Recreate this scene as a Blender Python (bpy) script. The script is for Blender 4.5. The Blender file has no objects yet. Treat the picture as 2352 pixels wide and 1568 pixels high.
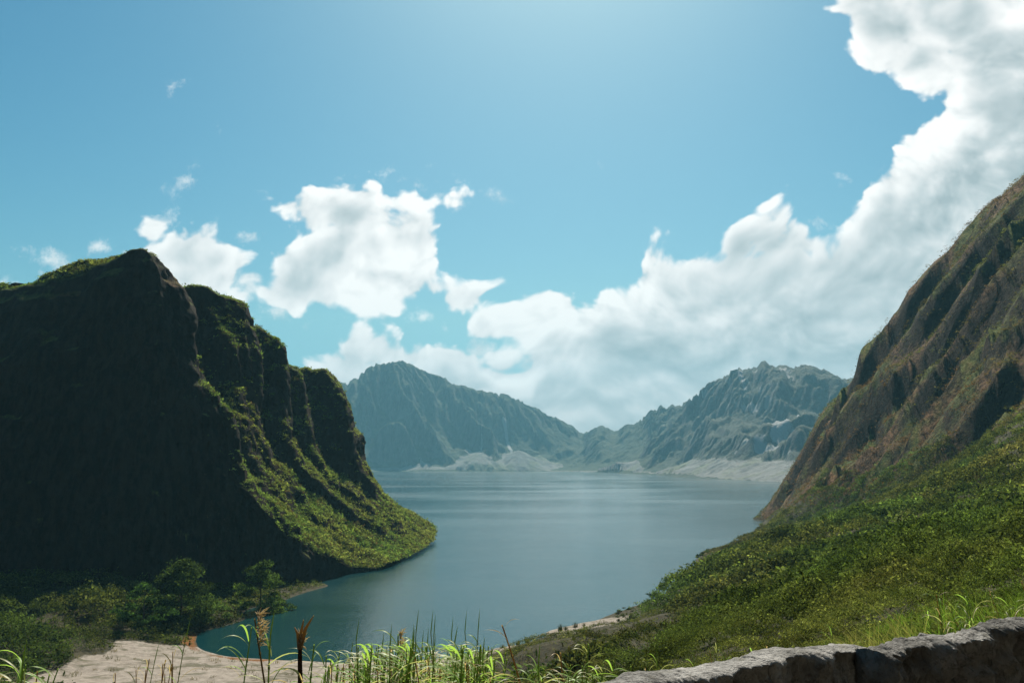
import bpy, math, random
import numpy as np
from math import radians as R
from mathutils import Vector

sc = bpy.context.scene
# ------------------------------------------------------------------ camera, sky, sun, exposure
EYE = 30.0                      # metres above the lake
FD = 1898.0                     # focal length in units of a 2352 px wide frame
PITCH = math.atan(276 / FD)
cam_d = bpy.data.cameras.new('camera'); cam = bpy.data.objects.new('camera', cam_d)
sc.collection.objects.link(cam); sc.camera = cam
cam_d.sensor_width = 36.0; cam_d.lens = 36.0 * FD / 2352
cam_d.clip_start = 0.1; cam_d.clip_end = 20000
cam.location = (0, 0, EYE); cam.rotation_euler = (R(90) + PITCH, 0, 0)

SUN_EL, SUN_AZ = 48.0, 5.0     # elevation, azimuth from +Y (negative = left)
sc.view_settings.view_transform = 'Standard'; sc.view_settings.look = 'None'
sc.view_settings.exposure = 0.8; sc.view_settings.gamma = 1.0
sc.render.engine = 'CYCLES'
cy = sc.cycles
cy.use_denoising = True
try: cy.denoiser = 'OPENIMAGEDENOISE'
except Exception: pass
cy.max_bounces = 6; cy.diffuse_bounces = 3; cy.glossy_bounces = 3; cy.transmission_bounces = 3
cy.volume_bounces = 1; cy.transparent_max_bounces = 8
cy.sample_clamp_indirect = 4.0; cy.caustics_reflective = False; cy.caustics_refractive = False

sun_d = bpy.data.lights.new('sun', 'SUN'); sun = bpy.data.objects.new('sun', sun_d)
sc.collection.objects.link(sun)
sun_d.energy = 5.0; sun_d.angle = R(0.5); sun_d.color = (1.0, 0.93, 0.80)
sv = Vector((math.sin(R(SUN_AZ)) * math.cos(R(SUN_EL)), math.cos(R(SUN_AZ)) * math.cos(R(SUN_EL)), math.sin(R(SUN_EL))))
sun.rotation_euler = sv.to_track_quat('Z', 'Y').to_euler()

def ray(x, y):
    """direction through a point of the 2352x1568 view"""
    a, b = (x - 1176) / FD, (784 - y) / FD
    c, s = math.cos(PITCH), math.sin(PITCH)
    return (a, c - b * s, b * c + s)
def P(x, y, Y):
    d = ray(x, y); k = Y / d[1]
    return (d[0] * k, Y, EYE + d[2] * k)
def PW(x, y, z=0.0):
    d = ray(x, y); k = (z - EYE) / d[2]
    return (d[0] * k, d[1] * k, z)

# ------------------------------------------------------------------ node helpers
class NT:
    """small expression builder over a node tree"""
    def __init__(s, tree): s.t = tree; s.n = tree.nodes; s.l = tree.links; s.k = 0
    def node(s, typ, ins=None, **kw):
        nd = s.n.new(typ); s.k += 1; nd.location = (s.k % 40 * 180, -(s.k // 40) * 260)
        for a, v in kw.items(): setattr(nd, a, v)
        for a, v in (ins or {}).items(): s.put(nd.inputs[a], v)
        return nd
    def put(s, sock, v):
        if hasattr(v, 'links') and hasattr(v, 'is_output'): s.l.new(v, sock)
        elif v is not None: sock.default_value = v
    def m(s, op, a, b=None, c=None, clamp=False):
        nd = s.node('ShaderNodeMath', operation=op); nd.use_clamp = clamp
        for i, v in enumerate((a, b, c)):
            if v is not None: s.put(nd.inputs[i], v)
        return nd.outputs[0]
    def add(s, a, b): return s.m('ADD', a, b)
    def sub(s, a, b): return s.m('SUBTRACT', a, b)
    def mul(s, a, b): return s.m('MULTIPLY', a, b)
    def v(s, op, a, b=None, scale=None):
        nd = s.node('ShaderNodeVectorMath', operation=op)
        s.put(nd.inputs[0], a)
        if b is not None: s.put(nd.inputs[1], b)
        if scale is not None: s.put(nd.inputs['Scale'], scale)
        return nd.outputs['Value'] if op in ('LENGTH', 'DOT_PRODUCT', 'DISTANCE') else nd.outputs[0]
    def noise(s, vec, scale, detail=4, rough=0.5, lac=2.0, out=0, dist=0.0, dim='3D', typ=None):
        nd = s.node('ShaderNodeTexNoise', noise_dimensions=dim)
        if typ: nd.noise_type = typ
        s.put(nd.inputs['Vector'], vec)
        for k_, v_ in (('Scale', scale), ('Detail', detail), ('Roughness', rough), ('Lacunarity', lac), ('Distortion', dist)):
            s.put(nd.inputs[k_], v_)
        return nd.outputs[out]
    def voro(s, vec, scale, detail=0, rough=0.5, feat='F1', smooth=0.5, dim='3D', rnd=1.0):
        nd = s.node('ShaderNodeTexVoronoi', feature=feat, voronoi_dimensions=dim)
        s.put(nd.inputs['Vector'], vec); s.put(nd.inputs['Scale'], scale)
        s.put(nd.inputs['Detail'], detail); s.put(nd.inputs['Roughness'], rough)
        if feat == 'SMOOTH_F1': s.put(nd.inputs['Smoothness'], smooth)
        s.put(nd.inputs['Randomness'], rnd)
        return nd.outputs['Distance']
    def ss(s, x, a, b, lo=0.0, hi=1.0, it='SMOOTHSTEP'):
        nd = s.node('ShaderNodeMapRange', interpolation_type=it)
        for k_, v_ in (('Value', x), ('From Min', a), ('From Max', b), ('To Min', lo), ('To Max', hi)):
            s.put(nd.inputs[k_], v_)
        return nd.outputs[0]
    def mix(s, f, a, b, blend='MIX'):
        nd = s.node('ShaderNodeMix', data_type='RGBA', blend_type=blend)
        s.put(nd.inputs['Factor'], f)
        s.put(nd.inputs['A'] if False else nd.inputs[6], a); s.put(nd.inputs[7], b)
        return nd.outputs[2]
    def mixf(s, f, a, b):
        nd = s.node('ShaderNodeMix', data_type='FLOAT')
        s.put(nd.inputs[0], f); s.put(nd.inputs[2], a); s.put(nd.inputs[3], b)
        return nd.outputs[0]
    def comb(s, x, y, z=0.0):
        nd = s.node('ShaderNodeCombineXYZ')
        for i, q in enumerate((x, y, z)): s.put(nd.inputs[i], q)
        return nd.outputs[0]
    def sep(s, v_):
        nd = s.node('ShaderNodeSeparateXYZ'); s.put(nd.inputs[0], v_); return nd.outputs
    def curve(s, x, pts):
        nd = s.node('ShaderNodeFloatCurve'); s.put(nd.inputs['Value'], x)
        c = nd.mapping.curves[0]
        c.points[0].location = pts[0]; c.points[1].location = pts[-1]
        for q in pts[1:-1]: c.points.new(*q)
        for q in c.points: q.handle_type = 'AUTO_CLAMPED'
        nd.mapping.update(); return nd.outputs[0]
    def attr(s, name, out='Fac'):
        return s.node('ShaderNodeAttribute', attribute_name=name).outputs[out]
    def rgb(s, c): return (c[0], c[1], c[2], 1.0)

# ------------------------------------------------------------------ world: Nishita sky with cumulus
BM = 0.36
def build_world():
    w = bpy.data.worlds.new("World"); sc.world = w; w.use_nodes = True
    w.node_tree.nodes.clear(); N = NT(w.node_tree)
    sky = N.node('ShaderNodeTexSky', sky_type='NISHITA')
    sky.sun_disc = False; sky.sun_elevation = R(SUN_EL); sky.sun_rotation = R(SUN_AZ)
    sky.air_density = 1.25; sky.dust_density = 1.5; sky.ozone_density = 2.0; sky.altitude = 600
    d = N.node('ShaderNodeTexCoord').outputs['Generated']
    sx, sy, sz = N.sep(d)
    N.l.new(N.comb(sx, sy, N.m('MAXIMUM', sz, 0.17)), sky.inputs['Vector'])
    yy = N.m('MAXIMUM', N.m('ABSOLUTE', sy), 0.08)
    U0, W0 = N.m('DIVIDE', sx, yy), N.m('DIVIDE', sz, yy)
    p0 = N.comb(U0, W0, N.mul(N.m('SIGN', sy), 0.7))
    def uw(x, y):
        q = ray(x, y); return q[0] / q[1], q[2] / q[1]
    px = 1 / FD
    # ragged displacement of the outlines, larger then smaller billows
    n1 = N.noise(p0, 9.0, 5, 0.55, out=1, dim='2D')
    warp = N.v('SCALE', N.v('SUBTRACT', n1, (0.5, 0.5, 0.5)), scale=0.036)
    pw = N.v('ADD', p0, N.v('MULTIPLY', warp, (1, 1, 0)))
    U, W, _ = N.sep(pw)
    pflat = N.comb(U, W, 0.0)
    # -- the great bank: everything under a skyline
    top = [(-900, 1150), (560, 1010), (690, 868), (735, 800), (800, 786), (880, 796), (960, 798), (1010, 792), (1080, 800), (1130, 812),
           (1190, 812), (1225, 735), (1262, 672), (1300, 668), (1345, 690), (1400, 668), (1465, 640), (1490, 590), (1560, 568),
           (1640, 575), (1690, 548), (1745, 536), (1800, 508), (1850, 502), (1900, 504), (1955, 495), (2000, 420), (2040, 335),
           (2100, 285), (2160, 245), (2200, 160), (2290, 60), (2400, 20), (2800, -60), (4200, 300)]
    LO, HI, WM = -1.2, 1.2, 1.0
    pts = []
    for x, y in top:
        u, v_ = uw(x, y); pts.append(((u - LO) / (HI - LO), min(0.999, max(0.0, v_ / WM))))
    pts = [(0.0, pts[0][1])] + [q for q in pts if 0.0 < q[0] < 1.0] + [(1.0, 0.5)]
    cv = N.mul(N.curve(N.m('DIVIDE', N.sub(U, LO), HI - LO), pts), WM)
    f = N.m('MULTIPLY', N.sub(cv, W), 0.55)
    # cheap distance limiting: strong slopes on the right exaggerate depth
    f = N.m('MINIMUM', f, 0.16)
    def blob(x, y, rx, ry, rot=0.0, k=1.0):
        u, v_ = uw(x, y)
        dv = N.v('SUBTRACT', pflat, (u, v_, 0.0))
        if rot:
            nd = N.node('ShaderNodeVectorRotate', rotation_type='Z_AXIS'); N.put(nd.inputs['Vector'], dv); nd.inputs['Angle'].default_value = R(rot); dv = nd.outputs[0]
        rx *= 1.1; ry *= 1.1
        dv = N.v('MULTIPLY', dv, (1 / (rx * px), 1 / (ry * px), 0.0))
        return N.mul(N.sub(1.0, N.v('LENGTH', dv)), k * min(rx, ry) * px)
    blobs = [(2060, 60, 120, 110), (2120, 130, 90, 85), (2180, 20, 190, 130), (2300, 150, 150, 160), (2010, 15, 70, 40),
             (1190, 740, 62, 42), (850, 825, 95, 42), (760, 835, 50, 34), (960, 830, 100, 36), (1060, 838, 90, 34), (1850, 560, 85, 50), (1770, 560, 80, 48), (1700, 570, 50, 36), (1260, 715, 80, 60), (1120, 745, 30, 16),
             # centre left cumulus
             (735, 490, 75, 48), (665, 470, 52, 26), (800, 500, 95, 55), (860, 560, 120, 85), (770, 590, 80, 90), (950, 560, 62, 75),
             (930, 470, 75, 18), (985, 600, 32, 70), (885, 635, 112, 58), (715, 638, 90, 56), (660, 600, 62, 28), (680, 672, 84, 32),
             (1045, 688, 66, 27, -14), (990, 660, 50, 36), (950, 650, 55, 40), (655, 468, 44, 24), (905, 692, 40, 20),
             # left cumulus
             (345, 515, 36, 36), (395, 545, 22, 20), (430, 590, 95, 55), (500, 600, 88, 62), (520, 640, 70, 45), (420, 640, 90, 50), (350, 580, 60, 40)]
    for b in blobs:
        f = N.m('SMOOTH_MAX', f, blob(*b), 0.012)
    # thin torn wisps: only partly opaque
    wis = None
    for b in [(405, 450, 26, 66, 28), (428, 180, 30, 12, -30), (1110, 436, 46, 9, 12), (1050, 470, 45, 22), (1385, 383, 28, 16), (1950, 410, 30, 18, 25),
              (2000, 400, 22, 9), (110, 595, 62, 20, 20), (232, 565, 36, 28, -40), (40, 650, 90, 16), (140, 625, 60, 14), (500, 310, 14, 8), (1865, 258, 10, 6),
              (870, 410, 40, 9), (590, 535, 60, 10), (1890, 520, 35, 16, 20), (1100, 800, 50, 30), (620, 720, 60, 22), (960, 430, 50, 12, 5), (760, 735, 34, 14), (840, 716, 34, 14), (975, 728, 34, 15), (1008, 752, 16, 10)]:
        q = blob(*b, k=1.0)
        wis = q if wis is None else N.m('MAXIMUM', wis, q)
    # billows, evaluated at the point and a little towards the light
    bvec = N.comb(U0, N.mul(W0, 1.15), N.mul(N.m('SIGN', sy), 0.7))
    soft = N.noise(bvec, 3.2, 3, 0.5, out=1, dim='2D')
    bw = N.v('ADD', bvec, N.v('SCALE', N.v('SUBTRACT', soft, (0.5, 0.5, 0.5)), scale=0.14))
    def billow(vec):
        a = N.voro(vec, 13.0, 3.0, 0.5, 'SMOOTH_F1', 0.8, dim='2D')
        b = N.noise(vec, 26.0, 6, 0.55, dim='2D')
        return N.add(N.mul(N.sub(1.0, a), 0.75), N.mul(b, 0.34))
    b0 = billow(bw)
    su = math.tan(R(SUN_AZ)); sw_ = math.tan(R(SUN_EL)) / math.cos(R(SUN_AZ))
    tosun = N.v('NORMALIZE', N.v('SUBTRACT', (su, sw_, 0.0), N.comb(U0, W0, 0.0)))
    b1 = billow(N.v('ADD', bw, N.v('SCALE', tosun, scale=0.018)))
    rel = N.sub(b0, b1)
    g = N.add(f, N.mul(N.sub(b0, BM), 0.056))
    alpha = N.ss(g, -0.003, 0.0075)
    walpha = N.mul(N.ss(N.add(wis, N.mul(N.sub(N.noise(p0, 26.0, 6, 0.68, dim='2D'), 0.54), 0.075)), -0.003, 0.024), 0.75)
    # light: bright thin rims, greyer where the cloud is thick
    big = N.noise(bw, 5.5, 3, 0.55, dim='2D')
    lowsky = N.ss(W0, 0.02, 0.22)                        # thick banks low over the hills
    thick = N.ss(N.add(g, N.mul(N.sub(big, 0.5), 0.13)), 0.010, 0.058)
    br = N.sub(0.93, N.mul(thick, 0.36))
    br = N.add(br, N.m('MULTIPLY', rel, N.mixf(thick, 0.62, 0.40)))
    br = N.add(br, N.mul(N.sub(b0, BM), 0.16))
    br = N.m('MINIMUM', N.m('MAXIMUM', br, 0.42), 1.0)
    ccol = N.node('ShaderNodeValToRGB'); N.put(ccol.inputs[0], br)
    e = ccol.color_ramp.elements
    e[0].position = 0.42; e[0].color = (0.42, 0.50, 0.52, 1)
    e[1].position = 1.0; e[1].color = (1.12, 1.11, 1.08, 1)
    q = e.new(0.62); q.color = (0.64, 0.70, 0.71, 1)
    q = e.new(0.82); q.color = (0.92, 0.93, 0.92, 1)
    SKY = 0.10
    base = N.v('SCALE', sky.outputs[0], scale=SKY)
    base = N.v('MULTIPLY', base, (0.50, 0.98, 0.98))
    br_, bg_, bb_ = N.sep(base)
    base = N.comb(N.mul(N.m('POWER', br_, 2.2), 6.0), N.mul(N.m('POWER', bg_, 1.55), 1.22), N.mul(N.m('POWER', bb_, 1.4), 1.02))
    base = N.v('DIVIDE', base, N.v('ADD', N.v('MULTIPLY', base, (0.8, 0.28, 0.22)), (1.0, 1.0, 1.0)))
    cl = ccol.outputs[0]
    back = N.ss(sy, -0.2, 0.12, 0.55, 1.0)               # clouds behind the viewer: fewer
    al = N.m('MAXIMUM', alpha, walpha)
    al = N.mul(al, N.mixf(N.ss(sy, -0.05, 0.1), 0.35, 1.0))
    al = N.mul(al, N.ss(sz, -0.02, 0.0))
    col = N.mix(al, base, cl)
    bg = N.node('ShaderNodeBackground'); N.put(bg.inputs[0], col); bg.inputs[1].default_value = 0.60
    out = N.node('ShaderNodeOutputWorld'); N.l.new(bg.outputs[0], out.inputs[0])
    w.cycles.sampling_method = 'MANUAL'; w.cycles.sample_map_resolution = 1024
build_world()

# ------------------------------------------------------------------ numpy noise
def _h(ix, iy, iz, seed):
    n = (ix.astype(np.int64) * 374761393 + iy.astype(np.int64) * 668265263 + iz.astype(np.int64) * 2147483647 + seed * 974634777) & 0xFFFFFFFF
    n = ((n ^ (n >> 13)) * 1274126177) & 0xFFFFFFFF
    n = ((n ^ (n >> 16)) * 2246822519) & 0xFFFFFFFF
    return ((n ^ (n >> 15)) & 0xFFFFFF) / float(0xFFFFFF)
def vn(x, y, z=None, seed=0):
    """value noise in -1..1"""
    x = np.asarray(x, float); y = np.asarray(y, float)
    fx, fy = np.floor(x), np.floor(y); tx, ty = x - fx, y - fy
    tx = tx * tx * tx * (tx * (tx * 6 - 15) + 10); ty = ty * ty * ty * (ty * (ty * 6 - 15) + 10)
    if z is None:
        q = np.zeros_like(fx)
        a = _h(fx, fy, q, seed) * (1 - tx) + _h(fx + 1, fy, q, seed) * tx
        b = _h(fx, fy + 1, q, seed) * (1 - tx) + _h(fx + 1, fy + 1, q, seed) * tx
        return (a * (1 - ty) + b * ty) * 2 - 1
    z = np.asarray(z, float); fz = np.floor(z); tz = z - fz; tz = tz * tz * (3 - 2 * tz)
    r = 0
    for dz in (0, 1):
        a = _h(fx, fy, fz + dz, seed) * (1 - tx) + _h(fx + 1, fy, fz + dz, seed) * tx
        b = _h(fx, fy + 1, fz + dz, seed) * (1 - tx) + _h(fx + 1, fy + 1, fz + dz, seed) * tx
        r = r + (a * (1 - ty) + b * ty) * (tz if dz else 1 - tz)
    return r * 2 - 1
def fbm(x, y, z=None, o=5, g=0.5, seed=0, ridged=False):
    a, s, t = 1.0, 0.0, 0.0
    c, sn = math.cos(0.6), math.sin(0.6)
    for i in range(o):
        n = vn(x, y, z, seed + i * 7)
        if ridged: n = 1 - 2 * np.abs(n)
        s = s + a * n; t += a; a *= g
        x, y = (x * c - y * sn) * 2.03 + 5.1, (x * sn + y * c) * 2.03 - 3.7
        if z is not None: z = z * 2.03 + 1.7
    return s / t
def sstep(a, b, x):
    t = np.clip((x - a) / (b - a), 0, 1); return t * t * (3 - 2 * t)

# ------------------------------------------------------------------ mesh helpers
C = sc.collection
def mesh_np(name, v, f, mat=None, smooth=True, parent=None, attrs=None):
    """vertices (n,3) and faces (m,4) or (m,3) -> one linked mesh object"""
    me = bpy.data.meshes.new(name); k = f.shape[1]
    me.vertices.add(len(v)); me.vertices.foreach_set('co', np.ascontiguousarray(v, np.float32).ravel())
    me.loops.add(f.size); me.loops.foreach_set('vertex_index', np.ascontiguousarray(f, np.int32).ravel())
    me.polygons.add(len(f)); me.polygons.foreach_set('loop_start', np.arange(0, f.size, k, dtype=np.int32))
    me.polygons.foreach_set('loop_total', np.full(len(f), k, np.int32))
    me.update(calc_edges=True); me.validate()
    me.polygons.foreach_set('use_smooth', np.full(len(me.polygons), smooth, bool))
    for an, (dom, typ, arr) in (attrs or {}).items():
        at = me.attributes.new(an, typ, dom)
        if typ == 'FLOAT': at.data.foreach_set('value', np.ascontiguousarray(arr, np.float32).ravel())
        else:
            col = np.ones((len(arr), 4), np.float32); col[:, :3] = arr; at.data.foreach_set('color', col.ravel())
    if mat: me.materials.append(mat)
    o = bpy.data.objects.new(name, me); C.objects.link(o)
    if parent: o.parent = parent
    return o
def grid_faces(nu, nv, wrap=False):
    i = np.arange(nu - 1)[:, None]; j = np.arange(nv - 1)[None, :]
    a = i * nv + j
    return np.stack([a, a + nv, a + nv + 1, a + 1], -1).reshape(-1, 4)
def tag(o, label=None, cat=None, group=None, kind=None):
    for k_, v_ in (('label', label), ('category', cat), ('group', group), ('kind', kind)):
        if v_: o[k_] = v_
    return o
def material(name):
    m = bpy.data.materials.new(name); m.use_nodes = True; m.node_tree.nodes.clear()
    return m, NT(m.node_tree)
def finish(N, shader, disp=None):
    out = N.node('ShaderNodeOutputMaterial'); N.l.new(shader, out.inputs['Surface'])
def bsdf(N, col, rough=0.9, normal=None, spec=0.2, **kw):
    b = N.node('ShaderNodeBsdfPrincipled'); N.put(b.inputs['Base Color'], col); N.put(b.inputs['Roughness'], rough)
    N.put(b.inputs['Specular IOR Level'], spec)
    if normal is not None: N.l.new(normal, b.inputs['Normal'])
    for k_, v_ in kw.items(): N.put(b.inputs[k_.replace('_', ' ')], v_)
    return b.outputs[0]
def bump(N, h, dist=1.0, strength=1.0):
    b = N.node('ShaderNodeBump'); N.put(b.inputs['Height'], h); N.put(b.inputs['Distance'], dist); N.put(b.inputs['Strength'], strength)
    return b.outputs[0]

# ------------------------------------------------------------------ materials of the land
def pos(N): return N.node('ShaderNodeNewGeometry').outputs['Position']
def nz(N): return N.sep(N.node('ShaderNodeNewGeometry').outputs['Normal'])[2]

def mat_far():
    m, N = material('caldera_rock'); p = pos(N)
    n1 = N.noise(p, 0.006, 6, 0.6); n2 = N.noise(p, 0.035, 5, 0.65)
    st = N.noise(N.v('MULTIPLY', p, (1, 1, 0.25)), 0.05, 5, 0.7)
    green = N.mix(N.ss(n2, 0.35, 0.65), (0.026, 0.036, 0.022, 1), (0.060, 0.070, 0.038, 1))
    rock = N.mix(N.ss(st, 0.35, 0.7), (0.045, 0.047, 0.046, 1), (0.125, 0.122, 0.116, 1))
    slope = N.ss(N.add(nz(N), N.mul(N.sub(n2, 0.5), 0.35)), 0.50, 0.72)
    grey = N.attr('grey')                       # the barer right-hand massif
    gr = N.m('MULTIPLY', slope, N.mixf(grey, 0.95, 0.55))
    c = N.mix(gr, rock, green)
    scar = N.attr('scar')                       # pale slides and gullies
    sc_ = N.ss(N.add(scar, N.mul(N.sub(n2, 0.5), 0.9)), 0.50, 0.80)
    c = N.mix(N.mul(sc_, 0.85), c, (0.34, 0.335, 0.33, 1))
    scree = N.ss(N.add(N.attr('scree'), N.mul(N.sub(n2, 0.5), 0.25)), 0.4, 0.6)
    sccol = N.mix(N.ss(n2, 0.3, 0.7), (0.13, 0.13, 0.12, 1), (0.20, 0.195, 0.185, 1))
    sccol = N.mix(N.mul(N.ss(n1, 0.5, 0.62), 0.6), sccol, (0.13, 0.145, 0.075, 1))
    c = N.mix(scree, c, sccol)
    finish(N, bsdf(N, c, 0.95, bump(N, N.add(N.mul(n2, 9), N.mul(st, 6)), 1.0, 0.7), 0.1))
    return m
def mat_slope(name, brown, lim=0.0):
    """grass and scrub over volcanic ash: greener on gentle faces, bare on steep ones"""
    m, N = material(name); p = pos(N)
    n1 = N.noise(p, 0.05, 4, 0.6); n2 = N.noise(p, 0.6, 6, 0.7); n3 = N.noise(p, 3.0, 3, 0.6)
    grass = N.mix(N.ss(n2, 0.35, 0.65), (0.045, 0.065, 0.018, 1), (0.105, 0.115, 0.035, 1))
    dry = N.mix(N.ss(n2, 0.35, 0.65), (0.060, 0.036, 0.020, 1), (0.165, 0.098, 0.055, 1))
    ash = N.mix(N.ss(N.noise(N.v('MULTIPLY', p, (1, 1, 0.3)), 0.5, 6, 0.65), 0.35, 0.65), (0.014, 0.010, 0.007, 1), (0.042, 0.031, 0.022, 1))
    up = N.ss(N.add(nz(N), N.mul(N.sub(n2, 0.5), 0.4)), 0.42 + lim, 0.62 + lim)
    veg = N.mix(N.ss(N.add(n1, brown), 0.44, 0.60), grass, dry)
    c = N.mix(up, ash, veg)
    b = bump(N, N.add(n2, N.mul(n3, 0.3)), 1.2, 1.0)
    finish(N, bsdf(N, c, 0.95, b, 0.08))
    return m
def mat_ground():
    m, N = material('ground_soil'); p = pos(N)
    n1 = N.noise(p, 0.12, 5, 0.6); n2 = N.noise(p, 0.9, 6, 0.65); n3 = N.noise(p, 6.0, 4, 0.6)
    soil = N.mix(N.ss(n2, 0.3, 0.7), (0.022, 0.022, 0.010, 1), (0.055, 0.046, 0.024, 1))
    wash = N.noise(N.v('MULTIPLY', p, (0.8, 1.2, 1.0)), 0.28, 7, 0.68, dist=0.6)
    sand = N.mix(N.ss(n2, 0.3, 0.7), (0.18, 0.152, 0.125, 1), (0.285, 0.248, 0.212, 1))
    sand = N.mix(N.mul(N.ss(wash, 0.50, 0.62), 0.85), sand, (0.075, 0.07, 0.04, 1))
    s_ = N.ss(N.add(N.attr('sand'), N.mul(N.sub(n2, 0.5), 0.5)), 0.42, 0.58)
    c = N.mix(s_, soil, sand)
    al = N.attr('algae')
    c = N.mix(N.ss(N.add(al, N.add(N.mul(N.sub(n3, 0.5), 0.9), N.mul(N.sub(n1, 0.5), 1.6))), 0.45, 0.60), c, (0.13, 0.050, 0.008, 1))
    path = N.attr('path')
    stone = N.mix(N.ss(n3, 0.35, 0.65), (0.05, 0.046, 0.038, 1), (0.12, 0.11, 0.095, 1))
    c = N.mix(path, c, stone)
    finish(N, bsdf(N, c, 0.95, bump(N, N.add(N.mul(n2, 0.35), N.mul(n3, 0.06)), 1.0, 0.8), 0.15))
    return m
def mat_water():
    m, N = material('lake_water'); p = pos(N)
    d = N.sep(p)[1]
    def wav(sx, sy, sc_, det, ro): return N.noise(N.v('MULTIPLY', p, (sx, sy, 1.0)), sc_, det, ro)
    w1 = wav(0.55, 1.0, 1.4, 4, 0.6); w2 = wav(0.35, 1.0, 0.22, 3, 0.6)
    band = wav(0.45, 1.0, 0.009, 5, 0.6)        # gusts: long rough and smooth streaks
    nb = bump(N, N.add(N.mul(w1, 0.13), N.mul(w2, 0.10)), 1.0, N.mul(N.ss(band, 0.35, 0.65, 0.6, 0.9), N.ss(d, 250, 1300, 1.0, 0.2)))
    rough = N.ss(band, 0.35, 0.65, 0.11, 0.19)
    col = N.mix(N.ss(band, 0.3, 0.7), (0.001, 0.026, 0.031, 1), (0.002, 0.036, 0.043, 1))
    b = bsdf(N, col, rough, nb, 0.5)
    finish(N, b)
    return m
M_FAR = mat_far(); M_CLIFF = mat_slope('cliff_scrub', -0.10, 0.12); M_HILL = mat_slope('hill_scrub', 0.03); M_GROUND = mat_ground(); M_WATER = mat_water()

# ------------------------------------------------------------------ water
def build_water():
    v = np.array([(-3800, -2800, 0), (3800, -2800, 0), (3800, 3850, 0), (-3800, 3850, 0)], float)
    o = mesh_np('lake_water', v, np.array([[0, 1, 2, 3]]), M_WATER, False); tag(o, kind='structure')
build_water()

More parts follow.
